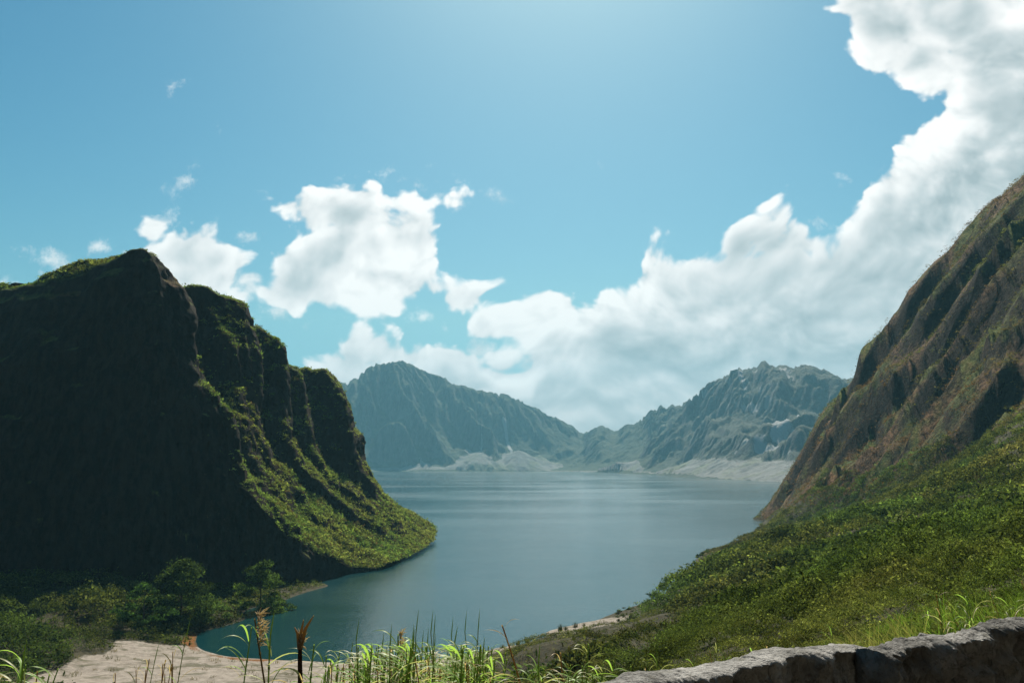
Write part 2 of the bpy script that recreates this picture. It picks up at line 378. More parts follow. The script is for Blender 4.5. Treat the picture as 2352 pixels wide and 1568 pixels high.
# ------------------------------------------------------------------ far caldera wall (one height field, eroded)
def azx(x): q = ray(x, 1060); return q[0] / q[1]
def build_far():
    # skyline: view x, view y, distance
    rl = [(-700, 800, 2300), (-100, 790, 2500), (300, 840, 2700), (560, 860, 2900), (700, 870, 3000), (785, 880, 3060), (815, 868, 3080), (835, 848, 3080), (860, 838, 3080),
          (885, 832, 3090), (920, 830, 3100), (940, 840, 3110), (985, 861, 3130), (1020, 868, 3140), (1045, 884, 3150), (1075, 893, 3160), (1130, 900, 3170),
          (1160, 904, 3180), (1185, 920, 3190), (1240, 944, 3200), (1290, 968, 3220), (1332, 992, 3240), (1352, 990, 3100), (1368, 980, 3080),
          (1385, 978, 3070), (1410, 991, 3060), (1432, 976, 3000), (1462, 972, 2950), (1482, 958, 2900), (1497, 940, 2850), (1520, 934, 2800), (1560, 930, 2720),
          (1592, 916, 2600), (1628, 882, 2450), (1660, 868, 2350), (1700, 848, 2280), (1728, 845, 2250), (1745, 847, 2230), (1757, 834, 2220), (1767, 828, 2220),
          (1780, 838, 2210), (1800, 841, 2200), (1830, 843, 2180), (1860, 839, 2160), (1900, 850, 2130), (1945, 868, 2100), (2000, 874, 2100), (2200, 860, 1900), (2500, 800, 1700), (3000, 780, 1500)]
    shore = [(-700, 2000), (300, 2350), (820, 2560), (880, 2640), (1000, 2640), (1250, 2650), (1330, 2500), (1400, 2350), (1480, 2060), (1560, 1750), (1640, 1500), (1760, 1290), (1850, 1150), (2000, 1050), (3000, 900)]
    a_r = np.array([azx(q[0]) for q in rl]); el_r = np.array([ray(q[0], q[1])[2] / ray(q[0], q[1])[1] for q in rl]); d_r = np.array([q[2] for q in rl], float)
    a_s = np.array([azx(q[0]) for q in shore]); d_s = np.array([q[1] for q in shore], float)
    X = np.arange(-1500, 1750, 5.0); Y = np.arange(1000, 3900, 5.0)
    gx, gy = np.meshgrid(X, Y, indexing='ij')
    wx = gx + 130 * fbm(gx / 380, gy / 380, o=4, seed=3); wy = gy + 130 * fbm(gx / 400, gy / 400, o=3, seed=9)
    a = gx / gy
    Ds = np.interp(a, a_s, d_s) + 14 * fbm(gx / 120, gy / 120, o=3, seed=21); Dr = np.interp(a, a_r, d_r)
    Zr = EYE + np.interp(a, a_r, el_r) * Dr
    t = (gy - Ds) / (Dr - Ds)
    tc = np.clip(t, 0, 1)
    # spurs wander down from the rim
    rg = fbm(wx / 260 + 0.35 * wy / 260, wy / 430, o=5, g=0.5, seed=31, ridged=True)
    rg2 = fbm(wx / 95, wy / 120, o=4, g=0.55, seed=41, ridged=True)
    prof = 0.10 * tc + 0.90 * sstep(0.0, 1.0, tc) ** 1.0 * (0.45 + 0.55 * tc)
    z = Zr * prof
    env = np.sin(np.pi * np.clip(tc, 0, 1)) ** 0.8
    rightish = sstep(0.12, 0.25, a)
    z = z + env * Zr * (0.36 * (rg - 0.12) + 0.08 * rg2)
    # apron of scree rising gently from the shore
    z = np.where(t < 0, np.maximum(-6, t * 120), z)
    # foot of the walls starts a little inland on the right: broad pale apron
    apr = np.clip((gy - Ds) / 10.0 * 0.8, 0, 26 + 26 * rightish)
    z = np.where(t > 0, np.maximum(z - 12 * (1 - tc), 0) , z)
    scree = np.zeros_like(z)
    low = apr + 1.5 * fbm(gx / 30, gy / 30, o=3, seed=5)
    # cones
    def cone(x, ytop, Yd, k, w=1.0):
        nonlocal z, scree
        px_, _, pz = P(x, ytop, Yd)
        r = np.hypot((gx - px_) / w, gy - Yd)
        c = pz - k * r - 0.0 * r
        c = c + 0.8 * fbm(gx / 25, gy / 25, o=3, seed=6)
        m = (c > z) & (gy < Yd + 120) & (t > 0)
        scree = np.where(m & (c > -3), 1.0, scree); z = np.where(m, c, z)
    # bluffs behind the cones: steep dark buttresses standing forward
    def bluff(pts, Yd, depth, rise=2.6):
        nonlocal z
        xs = [P(px_, py_, Yd)[0] for px_, py_ in pts]; zs = [P(px_, py_, Yd)[2] for px_, py_ in pts]
        hgt = np.interp(gx, xs, zs, left=-50, right=-50)
        front = (gy - (Yd - 60 + 12 * fbm(gx / 40, gy / 40, o=3, seed=8)))
        c = np.minimum(hgt, np.maximum(front, -3) * rise)
        c = np.where(gy > Yd + depth, -50, c)
        c = c + np.where(c > 0, 6 * fbm(gx / 28, gy / 60, o=4, seed=15, ridged=True), 0)
        z = np.maximum(z, c)
    bluff([(830, 1085), (850, 1040), (872, 985), (900, 968), (925, 975), (945, 1010), (962, 1050), (972, 1085)], 2740, 160)
    z = np.where(t > 0.0, np.maximum(z, np.minimum(low * 0.0 + 2 + (gy - Ds) * 0.05, 8)), z)
    cone(970, 1040, 2790, 0.42, 0.8); cone(1105, 1034, 2790, 0.36, 1.15); cone(1190, 1032, 2790, 0.42, 0.95); cone(1238, 1046, 2780, 0.38, 0.8); cone(1060, 1064, 2730, 0.2, 1.3)
    cone(1800, 1035, 1700, 0.16, 1.6); cone(1560, 1062, 1850, 0.14, 1.2); cone(1900, 1040, 1500, 0.14, 1.4); cone(1420, 1060, 2300, 0.16, 1.2); cone(1690, 1056, 1600, 0.13, 1.5)
    # droplet erosion, vectorised
    rng = np.random.default_rng(4)
    nx, ny = z.shape; cs = 5.0
    z0 = z.copy()
    ramp = 1.0 + 0.15 * np.maximum(gy - Ds, 0) + 3.0 * fbm(gx / 60, gy / 60, o=3, seed=52) * sstep(0, 60, gy - Ds) + 1.2 * np.maximum(gy - Ds - 210 - 70 * fbm(gx / 150, gy / 150, o=3, seed=53), 0)
    z = np.where((t > 0), z * (1 - rightish) + np.minimum(z, ramp) * rightish, z); z0 = z.copy()
    for batch in range(5):
        n = 22000
        qx = rng.uniform(2, nx - 4, n); qy = rng.uniform(2, ny - 4, n); dx = np.zeros(n); dy = np.zeros(n); sed = np.zeros(n); spd = np.ones(n); wat = np.ones(n)
        for it in range(46):
            ix = qx.astype(int); iy = qy.astype(int); fx = qx - ix; fy = qy - iy
            h00 = z[ix, iy]; h10 = z[ix + 1, iy]; h01 = z[ix, iy + 1]; h11 = z[ix + 1, iy + 1]
            gxx = (h10 - h00) * (1 - fy) + (h11 - h01) * fy; gyy = (h01 - h00) * (1 - fx) + (h11 - h10) * fx
            h = h00 * (1 - fx) * (1 - fy) + h10 * fx * (1 - fy) + h01 * (1 - fx) * fy + h11 * fx * fy
            dx = dx * 0.35 - gxx * 0.65; dy = dy * 0.35 - gyy * 0.65
            L = np.hypot(dx, dy) + 1e-9; dx /= L; dy /= L
            qx2 = np.clip(qx + dx, 1, nx - 3); qy2 = np.clip(qy + dy, 1, ny - 3)
            ix2 = qx2.astype(int); iy2 = qy2.astype(int); gx2 = qx2 - ix2; gy2 = qy2 - iy2
            hn = z[ix2, iy2] * (1 - gx2) * (1 - gy2) + z[ix2 + 1, iy2] * gx2 * (1 - gy2) + z[ix2, iy2 + 1] * (1 - gx2) * gy2 + z[ix2 + 1, iy2 + 1] * gx2 * gy2
            dh = hn - h
            cap = np.maximum(-dh, 0.02) * spd * wat * 3.0
            dep = np.where(dh > 0, np.minimum(sed, dh), np.maximum(sed - cap, 0) * 0.12)
            ero = np.where(dh > 0, 0, np.minimum(np.maximum(cap - sed, 0) * 0.16, -dh * 0.6))
            ch = dep - ero; sed = sed - ch
            for ax, ay, ww in ((0, 0, (1 - fx) * (1 - fy)), (1, 0, fx * (1 - fy)), (0, 1, (1 - fx) * fy), (1, 1, fx * fy)):
                np.add.at(z, (ix + ax, iy + ay), ch * ww)
            spd = np.sqrt(np.clip(spd ** 2 - dh * 0.15, 0.05, 9)); wat *= 0.975
            qx, qy = qx2, qy2
    er = z0 - z
    z = z + sstep(0.08, 0.3, tc) * (7.0 * (fbm(wx / 42, wy / 55, o=4, g=0.55, seed=88, ridged=True) - 0.2) + 2.0 * fbm(gx / 14, gy / 14, o=2, seed=89))
    # match the rim to its skyline, azimuth by azimuth
    bins = np.linspace(-0.62, 1.0, 800)
    bi = np.clip(((a - bins[0]) / (bins[1] - bins[0])).astype(int), 0, 799)
    tgt = np.interp(bins, a_r, el_r)
    # pieces of skyline finer than the control points
    tgt = tgt + 0.0034 * fbm(bins * 70, bins * 0, o=5, g=0.6, seed=77, ridged=True)
    for rep in range(3):
        el = (z - EYE) / gy; mx = np.full(800, -1.0); am = np.zeros(800)
        np.maximum.at(mx, bi.ravel(), el.ravel())
        # kz s.t. (z*k - EYE)/y reaches the target at the rim
        dd = np.interp(bins, a_r, d_r)
        k = (tgt * dd + EYE) / np.maximum(mx * dd + EYE, 20)
        k = np.clip(k, 0.6, 1.7)
        kk = np.interp(a, bins, k); wgt = sstep(0.1, 0.75, (gy - Ds) / (Dr - Ds))
        z = np.where(z > 0, z * (1 + (kk - 1) * wgt), z)
    # scars: pale streaks in gullies
    sy_ = fbm(gx / 35 + 0.4 * gy / 35, gy / 260, o=4, seed=61)
    scar = sstep(0.25, 0.6, sy_) * 0.5 * rightish + 0.35 * sstep(1.0, 4.0, er) * (0.3 + 0.7 * rightish)
    def streak(x0, y0, Y0, x1, y1, Y1, w, s=0.9):
        nonlocal scar
        ax, ay, _ = P(x0, y0, Y0); bx, by, _ = P(x1, y1, Y1)
        tt = np.clip(((gx - ax) * (bx - ax) + (gy - ay) * (by - ay)) / ((bx - ax) ** 2 + (by - ay) ** 2), 0, 1)
        dd_ = np.hypot(gx - ax - tt * (bx - ax), gy - ay - tt * (by - ay)) + 5 * fbm(gx / 30, gy / 30, o=3, seed=66)
        scar = np.maximum(scar, s * sstep(w, w * 0.3, dd_))
    streak(1158, 945, 3040, 1188, 1025, 2820, 12); streak(1110, 960, 3000, 1106, 1020, 2830, 9, 0.7); streak(1212, 1000, 2900, 1218, 1030, 2800, 9, 0.7)
    streak(1835, 985, 1800, 1790, 1035, 1600, 26, 1.0); streak(1845, 960, 1850, 1830, 1000, 1720, 16, 1.0); streak(1700, 870, 2200, 1712, 900, 2120, 10)
    streak(1775, 1010, 1750, 1800, 1040, 1620, 16, 1.0); streak(1880, 960, 1800, 1850, 1010, 1650, 20, 0.9); streak(1490, 950, 2800, 1540, 990, 2500, 10, 0.5)
    rr = (gy - Ds)
    scree = np.maximum(scree, 0.75 * sstep(0.0, 10.0, rr) * sstep(60, 20, rr) * sstep(24, 10, z))
    scree = np.maximum(scree, 0.9 * rightish * sstep(42, 24, z) * sstep(0, 10, rr) * sstep(300, 200, rr))
    v = np.stack([gx, gy, z], -1).reshape(-1, 3)
    o = mesh_np('far_mountains', v, grid_faces(len(X), len(Y)), M_FAR, True,
                attrs={'scar': ('POINT', 'FLOAT', scar), 'scree': ('POINT', 'FLOAT', scree), 'grey': ('POINT', 'FLOAT', rightish)})
    tag(o, 'hazy green and grey caldera wall of peaks ringing the far shore', kind='structure')
build_far()

# ------------------------------------------------------------------ near ground, right-hand hill: one height function
def _ctrl():
    c = []
    def p(x, y, Y): c.append(P(x, y, Y))
    def w(x, y, z): c.append(PW(x, y, z))
    def g(X, Y, z): c.append((X, Y, z))
    # lake edge of the right bank
    for x, y in ((1150, 1484), (1240, 1450), (1330, 1432), (1390, 1425), (1440, 1400), (1490, 1382), (1540, 1362), (1590, 1330), (1600, 1305), (1592, 1284), (1650, 1258), (1740, 1232), (1745, 1222)): w(x, y, 0.0)
    w(480, 1500, 0.0); w(600, 1512, 0); w(700, 1516, 0); w(850, 1518, 0); w(1000, 1514, 0); w(1080, 1503, 0); w(445, 1468, 0); w(440, 1450, 0); w(540, 1405, 0); w(650, 1378, 0); w(760, 1345, 0)
    for x, y, z in ((1655, 1305, 3.2), (1700, 1262, 3.5), (1630, 1340, 3.5), (1560, 1385, 3.5), (1500, 1412, 3.0), (1790, 1232, 3.5), (1450, 1440, 2.2)): w(x, y, z)
    for x, y, z in ((1560, 1275, -1.5), (1566, 1312, -1.5), (1640, 1243, -1.5), (1700, 1226, -1.5), (1520, 1352, -1.5), (1460, 1372, -1.5), (1380, 1408, -1.2), (1270, 1425, -1.2), (1700, 1180, -1.5), (1720, 1200, -1.5)): w(x, y, z)
    for x, y in ((1715, 1194), (1732, 1206), (1700, 1214), (1662, 1228), (1722, 1222), (1690, 1232), (1560, 1300), (1742, 1198), (1760, 1209), (1775, 1212), (1745, 1212)): w(x, y, -2.5)
    # lake bed
    for X, Y in ((-20, 175), (10, 190), (0, 240), (30, 300), (70, 350), (-25, 150), (60, 450), (100, 500), (-60, 330), (0, 420)): g(X, Y, -6)
    g(-40, 145, -2); g(0, 150, -2.5)
    # beach and bank on the left
    g(-62, 118, 0.9); g(-40, 110, 1.4); g(-10, 108, 1.6); g(-50, 128, 0.6); g(-75, 130, 2.5); g(-90, 150, 4.0); g(-75, 158, 2.5); g(-130, 160, 6); g(-110, 120, 5); g(-150, 100, 10); g(-55, 165, 1.0)
    g(-140, 240, 8); g(-200, 200, 10); g(-250, 120, 20)
    g(-60, 95, 3.0); g(-20, 88, 3.5); g(10, 92, 4.5); g(-80, 75, 9)
    # slope under the viewpoint
    g(0, 0, 28.4); g(3, 3, 28.4); g(-6, 0, 28.2); g(8, 4, 28.5); g(0, 7, 26.5); g(-5, 8, 25.8); g(5, 10, 26.6); g(-12, 6, 26.2); g(-25, 5, 26); g(12, 10, 27.7); g(-20, 20, 20.5); g(0, 22, 20.5); g(-40, 30, 18)
    g(0, 50, 11); g(-30, 55, 10); g(-60, 50, 14); g(-100, 40, 22); g(0, -30, 29); g(-50, -30, 29); g(50, -30, 31); g(30, 0, 31); g(0, -120, 34); g(120, -100, 60); g(-120, -100, 45); g(-200, 0, 40); g(200, 50, 75); g(100, 60, 38)
    # right bank
    p(2352, 1400, 15); p(2352, 1300, 42); p(2352, 1200, 92); p(2352, 1090, 150); p(2352, 975, 212)
    p(2000, 1460, 22); p(2000, 1395, 50); p(2000, 1300, 95); p(2000, 1225, 155); p(2000, 1160, 240)
    p(1700, 1500, 42); p(1700, 1430, 80); p(1700, 1350, 130); p(1700, 1275, 200); p(1720, 1240, 285)
    p(1500, 1545, 55); p(1500, 1480, 90); p(1510, 1410, 140); p(1300, 1562, 72); p(1300, 1500, 110); p(1600, 1345, 172); p(1400, 1450, 130)
    p(1850, 1260, 170); p(1900, 1195, 260); p(1820, 1215, 320); p(2180, 1120, 205); p(2180, 1250, 110); p(2200, 1380, 45)
    # foot of the hill and its crest
    FT = [(1740, 1187, 452), (1790, 1207, 385), (1900, 1165, 315), (2000, 1135, 290), (2100, 1105, 268), (2200, 1060, 250), (2352, 958, 225), (2500, 850, 205), (2700, 720, 180)]
    CR = [(1765, 1160, 455), (1778, 1128, 452), (1800, 1095, 448), (1825, 1055, 444), (1855, 1000, 440), (1876, 950, 436), (1902, 915, 432), (1940, 885, 424), (1988, 842, 415), (2030, 780, 406),
          (2060, 742, 400), (2080, 702, 395), (2110, 660, 388), (2150, 620, 380), (2200, 570, 370), (2250, 520, 360), (2300, 470, 350), (2335, 415, 340), (2420, 360, 325), (2600, 250, 300), (2800, 100, 280)]
    for q in FT + CR: p(*q)
    # in between: swelling face, and the far side
    for (a, b) in ((2, 4), (3, 7), (4, 10), (5, 13), (6, 17), (7, 18)):
        A, B = P(*FT[a]), P(*CR[b]); g((A[0] + B[0]) / 2 - 4, (A[1] + B[1]) / 2, (A[2] + B[2]) / 2 + 2)
    for q in CR[::3]:
        A = P(*q); g(A[0] + 60, A[1] + 25, max(A[2] * 0.85, 5) + 12); g(A[0] + 10, A[1] + 120, -4 + 0.15 * A[2])
    g(260, 560, 0); g(150, 520, -5)
    return np.array(c, float), np.array([P(*q) for q in FT]), np.array([P(*q) for q in CR])
CT, FOOT, CREST = _ctrl()
def _rbf():
    n = len(CT); xy = CT[:, :2] / 100
    d = np.linalg.norm(xy[:, None] - xy[None], axis=-1)
    K = d + 0.0
    K = -K + np.eye(n) * (-0.0) 
    A = np.zeros((n + 3, n + 3)); A[:n, :n] = -d; A[:n, :n] += np.eye(n) * 0.004; A[:n, n] = 1; A[:n, n + 1:] = xy; A[n, :n] = 1; A[n + 1:, :n] = xy.T
    b = np.zeros(n + 3); b[:n] = CT[:, 2]
    return np.linalg.solve(A, b)
_RW = _rbf()
def rbf(x, y):
    x = np.asarray(x, float).ravel() / 100; y = np.asarray(y, float).ravel() / 100
    s = _RW[len(CT)] + _RW[len(CT) + 1] * x + _RW[len(CT) + 2] * y
    for i in range(len(CT)):
        s = s - _RW[i] * np.sqrt((x - CT[i, 0] / 100) ** 2 + (y - CT[i, 1] / 100) ** 2 + 4e-4)
    return s
def hillmask(x, y):
    """0 on the bank, rising past the foot line of the hill (foot as X over Y)"""
    o = np.argsort(FOOT[:, 1]); fx = np.interp(y, FOOT[o, 1], FOOT[o, 0])
    return (x - fx)
def height(x, y):
    shp = np.shape(x); x = np.asarray(x, float).ravel(); y = np.asarray(y, float).ravel()
    z = rbf(x, y)
    r = np.hypot(x, y)
    hm = hillmask(x, y); h_ = sstep(0, 14, hm) * sstep(150, 240, y)
    o = np.argsort(CREST[:, 1]); cx = np.interp(y, CREST[o, 1], CREST[o, 0])
    past = sstep(-22, 6, x - cx)
    # ribs and gullies run down the fall line (mostly along -X, drifting away from the viewer)
    wq = 9 * fbm(x / 45, y / 45, o=3, seed=12)
    q = y + 0.75 * (x - 150) + wq
    ribs = fbm(q / 30 + 0.4, x / 140 + 0.4 * wq / 30, o=2, g=0.5, seed=20, ridged=True)
    ribs2 = fbm(q / 15, x / 55 + 0.15 * wq, o=4, g=0.55, seed=23, ridged=True)
    z = z + h_ * (1 - 0.75 * past) * (13 * (ribs - 0.40) + 8.0 * (ribs2 - 0.3))
    z = z + h_ * 0.7 * fbm(x / 5, y / 5, o=3, seed=25)
    # steep unseen slope added behind the viewpoint, blocking sky light to deepen shade
    bk = np.maximum(0, -y - 7 + 3 * fbm(x / 20, y / 20, o=3, seed=33)); z = z + np.minimum(1.35 * bk, 260) * sstep(900, 500, r)
    land = sstep(-0.5, 1.5, z)
    am = sstep(20, 120, r) * (1 - h_)
    shr = sstep(1.0, 3.5, z)
    z = z + am * shr * (3.4 * fbm(x / 28, y / 28, o=4, seed=44)) + land * sstep(5, 40, r) * (1 - h_) * 0.35 * fbm(x / 4.5, y / 4.5, o=3, seed=45)
    z = z + (1 - land) * 0.1
    return z.reshape(shp)
def sandmask(x, y, z):
    edge = 0.9 * fbm(x / 12, y / 12, o=4, seed=50)
    s = sstep(2.3, 1.7, z + edge) * sstep(96, 102, y + 4 * edge) * sstep(-67, -60, x + 4 * edge) * sstep(26, 18, x + 0 * y)
    # only the near shore: the left bank beyond the bay stays green
    s = s * sstep(0, 5, (-66 + (140 - y) * -0.0 + x * 0 + 66) + (143 + 0.0 * x - y) + 2 * edge)
    s2 = sstep(2.2, 1.5, z + 0.5 * edge) * sstep(-8, 0, x) * sstep(26, 19, x) * sstep(170, 160, y) * (y > 126)
    return np.clip(np.maximum(s, s2), 0, 1)
def build_ground():
    # polar sheet round the viewpoint: fine ahead, coarse behind, out to the horizon
    az = np.concatenate([np.linspace(-180, -52, 60)[:-1], np.linspace(-52, 52, 760), np.linspace(52, 180, 60)[1:]])
    r = np.concatenate([[0.01], np.geomspace(0.6, 640, 640), np.geomspace(700, 4200, 14)])
    A, Rr = np.meshgrid(np.radians(az), r, indexing='ij')
    x, y = Rr * np.sin(A), Rr * np.cos(A)
    z = height(x, y)
    far = sstep(520, 700, Rr)
    side = sstep(40, 56, np.abs(np.degrees(A)))
    rise = np.where(y < 0, np.maximum(z, 0), 0); z = z * (1 - far) + far * (0.9 * rise * sstep(0, -200, y) + -8 * (1 - side) + side * (20 + 0.10 * (Rr - 500) + 30 * fbm(x / 400, y / 400, o=4, seed=90)))
    z = np.where((y > 470) & (np.abs(x) < y * 0.75), np.minimum(z, -3), z)
    sand = sandmask(x, y, z)
    # orange algae where the spring runs along the water's edge
    alg = 0.64 * sstep(0.2, 0.03, np.abs(z - 0.12)) * sstep(-28, -40, x) * sstep(-66, -58, x) * (y < 152) * sstep(112, 118, y)
    # path behind the wall
    path = sstep(0.0, 0.3, WALLSIDE(x, y)) * sstep(14, 10, Rr)
    mask = hillmask(x, y); hill = (mask > 0) & (y > 150) & (Rr < 640)
    f = grid_faces(len(az), len(r)); v = np.stack([x, y, z], -1).reshape(-1, 3)
    fc = hill.ravel()[f].all(1)
    wrap = np.stack([np.arange(len(r) - 1) + (len(az) - 1) * len(r), np.arange(len(r) - 1), np.arange(len(r) - 1) + 1, np.arange(len(r) - 1) + (len(az) - 1) * len(r) + 1], -1)
    def sub(ff, name, mat, attrs):
        use = np.unique(ff); mp = np.full(len(v), -1); mp[use] = np.arange(len(use))
        return mesh_np(name, v[use], mp[ff], mat, True, attrs={k_: ('POINT', 'FLOAT', q.ravel()[use]) for k_, q in attrs.items()})
    # faces wound so that normals look up
    f = f[:, ::-1]
    o = sub(f[~fc], 'ground', M_GROUND, {'sand': sand, 'algae': alg, 'path': path}); tag(o, kind='structure')
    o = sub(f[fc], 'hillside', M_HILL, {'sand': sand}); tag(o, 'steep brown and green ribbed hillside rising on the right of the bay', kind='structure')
# the wall's line in plan, near side of it is the path
WA, WB = PW(1504, 1557, 28.85)[:2], PW(2352, 1436, 28.85)[:2]
def WALLSIDE(x, y):
    dx, dy = WB[0] - WA[0], WB[1] - WA[1]; L = math.hypot(dx, dy)
    return ((x - WA[0]) * dy - (y - WA[1]) * dx) / L + 0.0 - 0.05
build_ground()

# ------------------------------------------------------------------ left cliff, lofted through sections set back one behind the other
def build_cliff():
    S = []
    foot = [(-700, 1420), (-200, 1400), (0, 1392), (150, 1388), (250, 1384), (325, 1380), (390, 1376), (450, 1372), (500, 1368), (560, 1362), (620, 1352), (680, 1340), (740, 1328), (800, 1312), (868, 1303)]
    A = [(-700, 760, 237), (-200, 690, 214), (0, 665, 205), (60, 655, 203), (150, 643, 201), (250, 602, 200), (290, 580, 200), (325, 570, 200), (350, 578, 201), (372, 598, 202), (400, 636, 204), (415, 655, 205), (432, 690, 206), (432, 740, 205), (424, 780, 203),
         (410, 802, 200), (440, 858, 199), (462, 895, 199), (500, 940, 200), (517, 970, 199), (520, 1020, 197), (524, 1080, 195), (545, 1112, 195), (600, 1168, 198), (650, 1228, 206), (720, 1270, 216), (800, 1302, 230), (868, 1304, 238)]
    pre = lambda Yk, top: [(-700, 770, Yk + 12), (-200, 690, Yk + 6), (0, top, Yk + 3)]
    B0 = [(-700, 750, 240), (-200, 680, 218), (0, 652, 210), (80, 648, 208), (130, 620, 207), (165, 600, 207), (200, 592, 207), (262, 590, 206), (290, 592, 205), (325, 590, 204), (350, 600, 204), (385, 650, 204), (410, 690, 205), (425, 740, 205), (430, 790, 203), (445, 840, 201), (470, 885, 200), (522, 950, 200), (540, 1010, 199), (542, 1070, 198), (570, 1110, 200), (620, 1165, 204), (680, 1222, 214), (750, 1262, 226), (815, 1290, 236), (884, 1296, 242)]
    N1 = pre(203, 690) + [(200, 640, 217), (320, 660, 217), (400, 720, 217), (440, 790, 217), (452, 850, 217), (490, 902, 215), (545, 945, 213), (552, 1000, 211), (568, 1050, 210), (600, 1100, 213), (650, 1158, 220), (720, 1220, 230), (820, 1268, 244), (900, 1290, 247)]
    F1 = pre(208, 680) + [(200, 640, 223), (330, 640, 223), (400, 668, 222), (440, 657, 222), (466, 657, 221), (476, 690, 221), (498, 745, 221), (528, 800, 221), (538, 850, 221), (546, 905, 219), (556, 950, 218), (576, 1045, 214), (612, 1100, 216), (662, 1156, 223), (735, 1216, 236), (835, 1264, 250), (912, 1286, 254)]
    D = pre(222, 700) + [(300, 660, 236), (440, 700, 235), (475, 700, 235), (500, 690, 235), (535, 689, 235), (562, 705, 235), (582, 745, 235), (594, 790, 234), (590, 840, 232), (585, 880, 231), (588, 930, 228), (600, 1000, 225), (618, 1050, 225), (650, 1100, 229), (700, 1150, 237), (780, 1208, 249), (865, 1250, 260), (935, 1278, 263)]
    N2 = pre(232, 720) + [(400, 740, 246), (500, 745, 246), (560, 765, 245), (592, 810, 244), (603, 860, 244), (608, 950, 240), (622, 1000, 238), (640, 1052, 236), (670, 1092, 240), (720, 1140, 247), (800, 1198, 258), (880, 1243, 268), (950, 1270, 270)]
    F2 = pre(236, 720) + [(400, 740, 251), (520, 745, 251), (590, 756, 250), (632, 772, 250), (648, 795, 250), (655, 835, 249), (650, 870, 248), (655, 930, 245), (657, 1010, 241), (682, 1060, 241), (716, 1096, 245), (765, 1140, 253), (835, 1194, 264), (900, 1238, 274), (962, 1264, 279)]
    N3 = pre(248, 740) + [(400, 760, 262), (560, 800, 262), (640, 830, 262), (668, 880, 262), (675, 950, 258), (690, 1010, 255), (710, 1052, 254), (740, 1090, 256), (790, 1135, 264), (855, 1190, 273), (918, 1232, 284), (974, 1258, 289)]
    F3 = pre(254, 740) + [(400, 760, 269), (560, 775, 269), (640, 800, 269), (672, 842, 268), (690, 862, 267), (702, 890, 265), (708, 950, 262), (714, 1010, 259), (724, 1055, 257), (752, 1088, 259), (810, 1135, 268), (872, 1188, 278), (932, 1230, 290), (984, 1250, 299)]
    N4 = pre(265, 760) + [(400, 780, 280), (560, 820, 280), (650, 860, 280), (700, 890, 278), (722, 950, 275), (732, 1010, 272), (758, 1055, 271), (800, 1092, 275), (850, 1135, 283), (900, 1182, 291), (950, 1222, 301), (992, 1244, 308)]
    F4 = pre(271, 760) + [(400, 780, 286), (560, 800, 286), (650, 830, 286), (690, 850, 286), (715, 852, 285), (745, 850, 284), (765, 868, 284), (786, 890, 283), (798, 935, 281), (804, 985, 279), (808, 1030, 277), (820, 1065, 278), (850, 1105, 284), (890, 1155, 293), (942, 1205, 305), (998, 1233, 318)]
    G = pre(290, 780) + [(400, 800, 306), (600, 820, 306), (700, 860, 306), (745, 860, 305), (775, 885, 303), (795, 930, 301), (808, 985, 297), (826, 1000, 296), (829, 1042, 294), (845, 1078, 294), (872, 1122, 297), (905, 1160, 304), (950, 1190, 320), (998, 1212, 338)]
    H = pre(340, 800) + [(400, 820, 344), (600, 860, 344), (700, 880, 344), (750, 900, 343), (780, 940, 341), (800, 985, 337), (815, 1020, 335), (830, 1060, 331), (850, 1100, 331), (872, 1136, 332), (895, 1158, 338), (925, 1180, 350), (960, 1190, 365)]
    K = pre(430, 880) + [(400, 900, 433), (600, 930, 433), (700, 980, 432), (780, 1060, 431), (850, 1120, 430), (890, 1150, 430), (930, 1182, 430)]
    def notch(q): return [(x - 16, y + 10, Y_) if (x > 420 and y < 1060) else (x, y, Y_) for x, y, Y_ in q]
    N1, N2, N3, N4 = notch(N1), notch(N2), notch(N3), notch(N4)
    L = [(-700, 1150, 520), (0, 1150, 520), (500, 1160, 520), (900, 1165, 500)]
    NU = 420
    def resample(pts, n=NU):
        q = np.array(pts, float); w = np.array([P(*k_) for k_ in pts])
        d = np.hypot(np.diff(q[:, 0]), np.diff(q[:, 1])); s = np.concatenate([[0], np.cumsum(d)])
        # share the samples the same way in every section: plateau part | slope part
        j = np.argmax(q[:, 0] > 300) if (q[:, 0] > 300).any() else len(q) // 2
        s0 = s[j]; u = np.where(s <= s0, 0.28 * s / max(s0, 1), 0.28 + 0.72 * (s - s0) / max(s[-1] - s0, 1))
        t = np.linspace(0, 1, n); return np.stack([np.interp(t, u, w[:, k_]) for k_ in range(3)], -1)
    ftw = [PW(x, y, 0.5) for x, y in foot]
    fp = np.array(ftw); d = np.hypot(np.diff([q[0] for q in foot]), 0.4 * np.diff([q[1] for q in foot])); s = np.concatenate([[0], np.cumsum(d)])
    j = 5; u = np.where(s <= s[j], 0.28 * s / s[j], 0.28 + 0.72 * (s - s[j]) / (s[-1] - s[j]))
    t = np.linspace(0, 1, NU); foot_s = np.stack([np.interp(t, u, fp[:, k_]) for k_ in range(3)], -1); foot_s[:, 2] = -1.0; foot_s[:, 1] -= 1
    Asec = resample(A)
    mids = []
    for k_, (fz, back) in enumerate(((0.35, 0.25), (0.7, 0.55), (0.93, 0.85))):
        m = foot_s * (1 - back) + Asec * back; m[:, 2] = foot_s[:, 2] * (1 - fz) + Asec[:, 2] * fz; mids.append(m)
    secs = [foot_s] + mids + [Asec] + [resample(q) for q in (B0, N1, F1, D, N2, F2, N3, F3, N4, F4, G, H, K, L)]
    secs[-1][:, 2] = -4
    rows = [secs[0][None]]
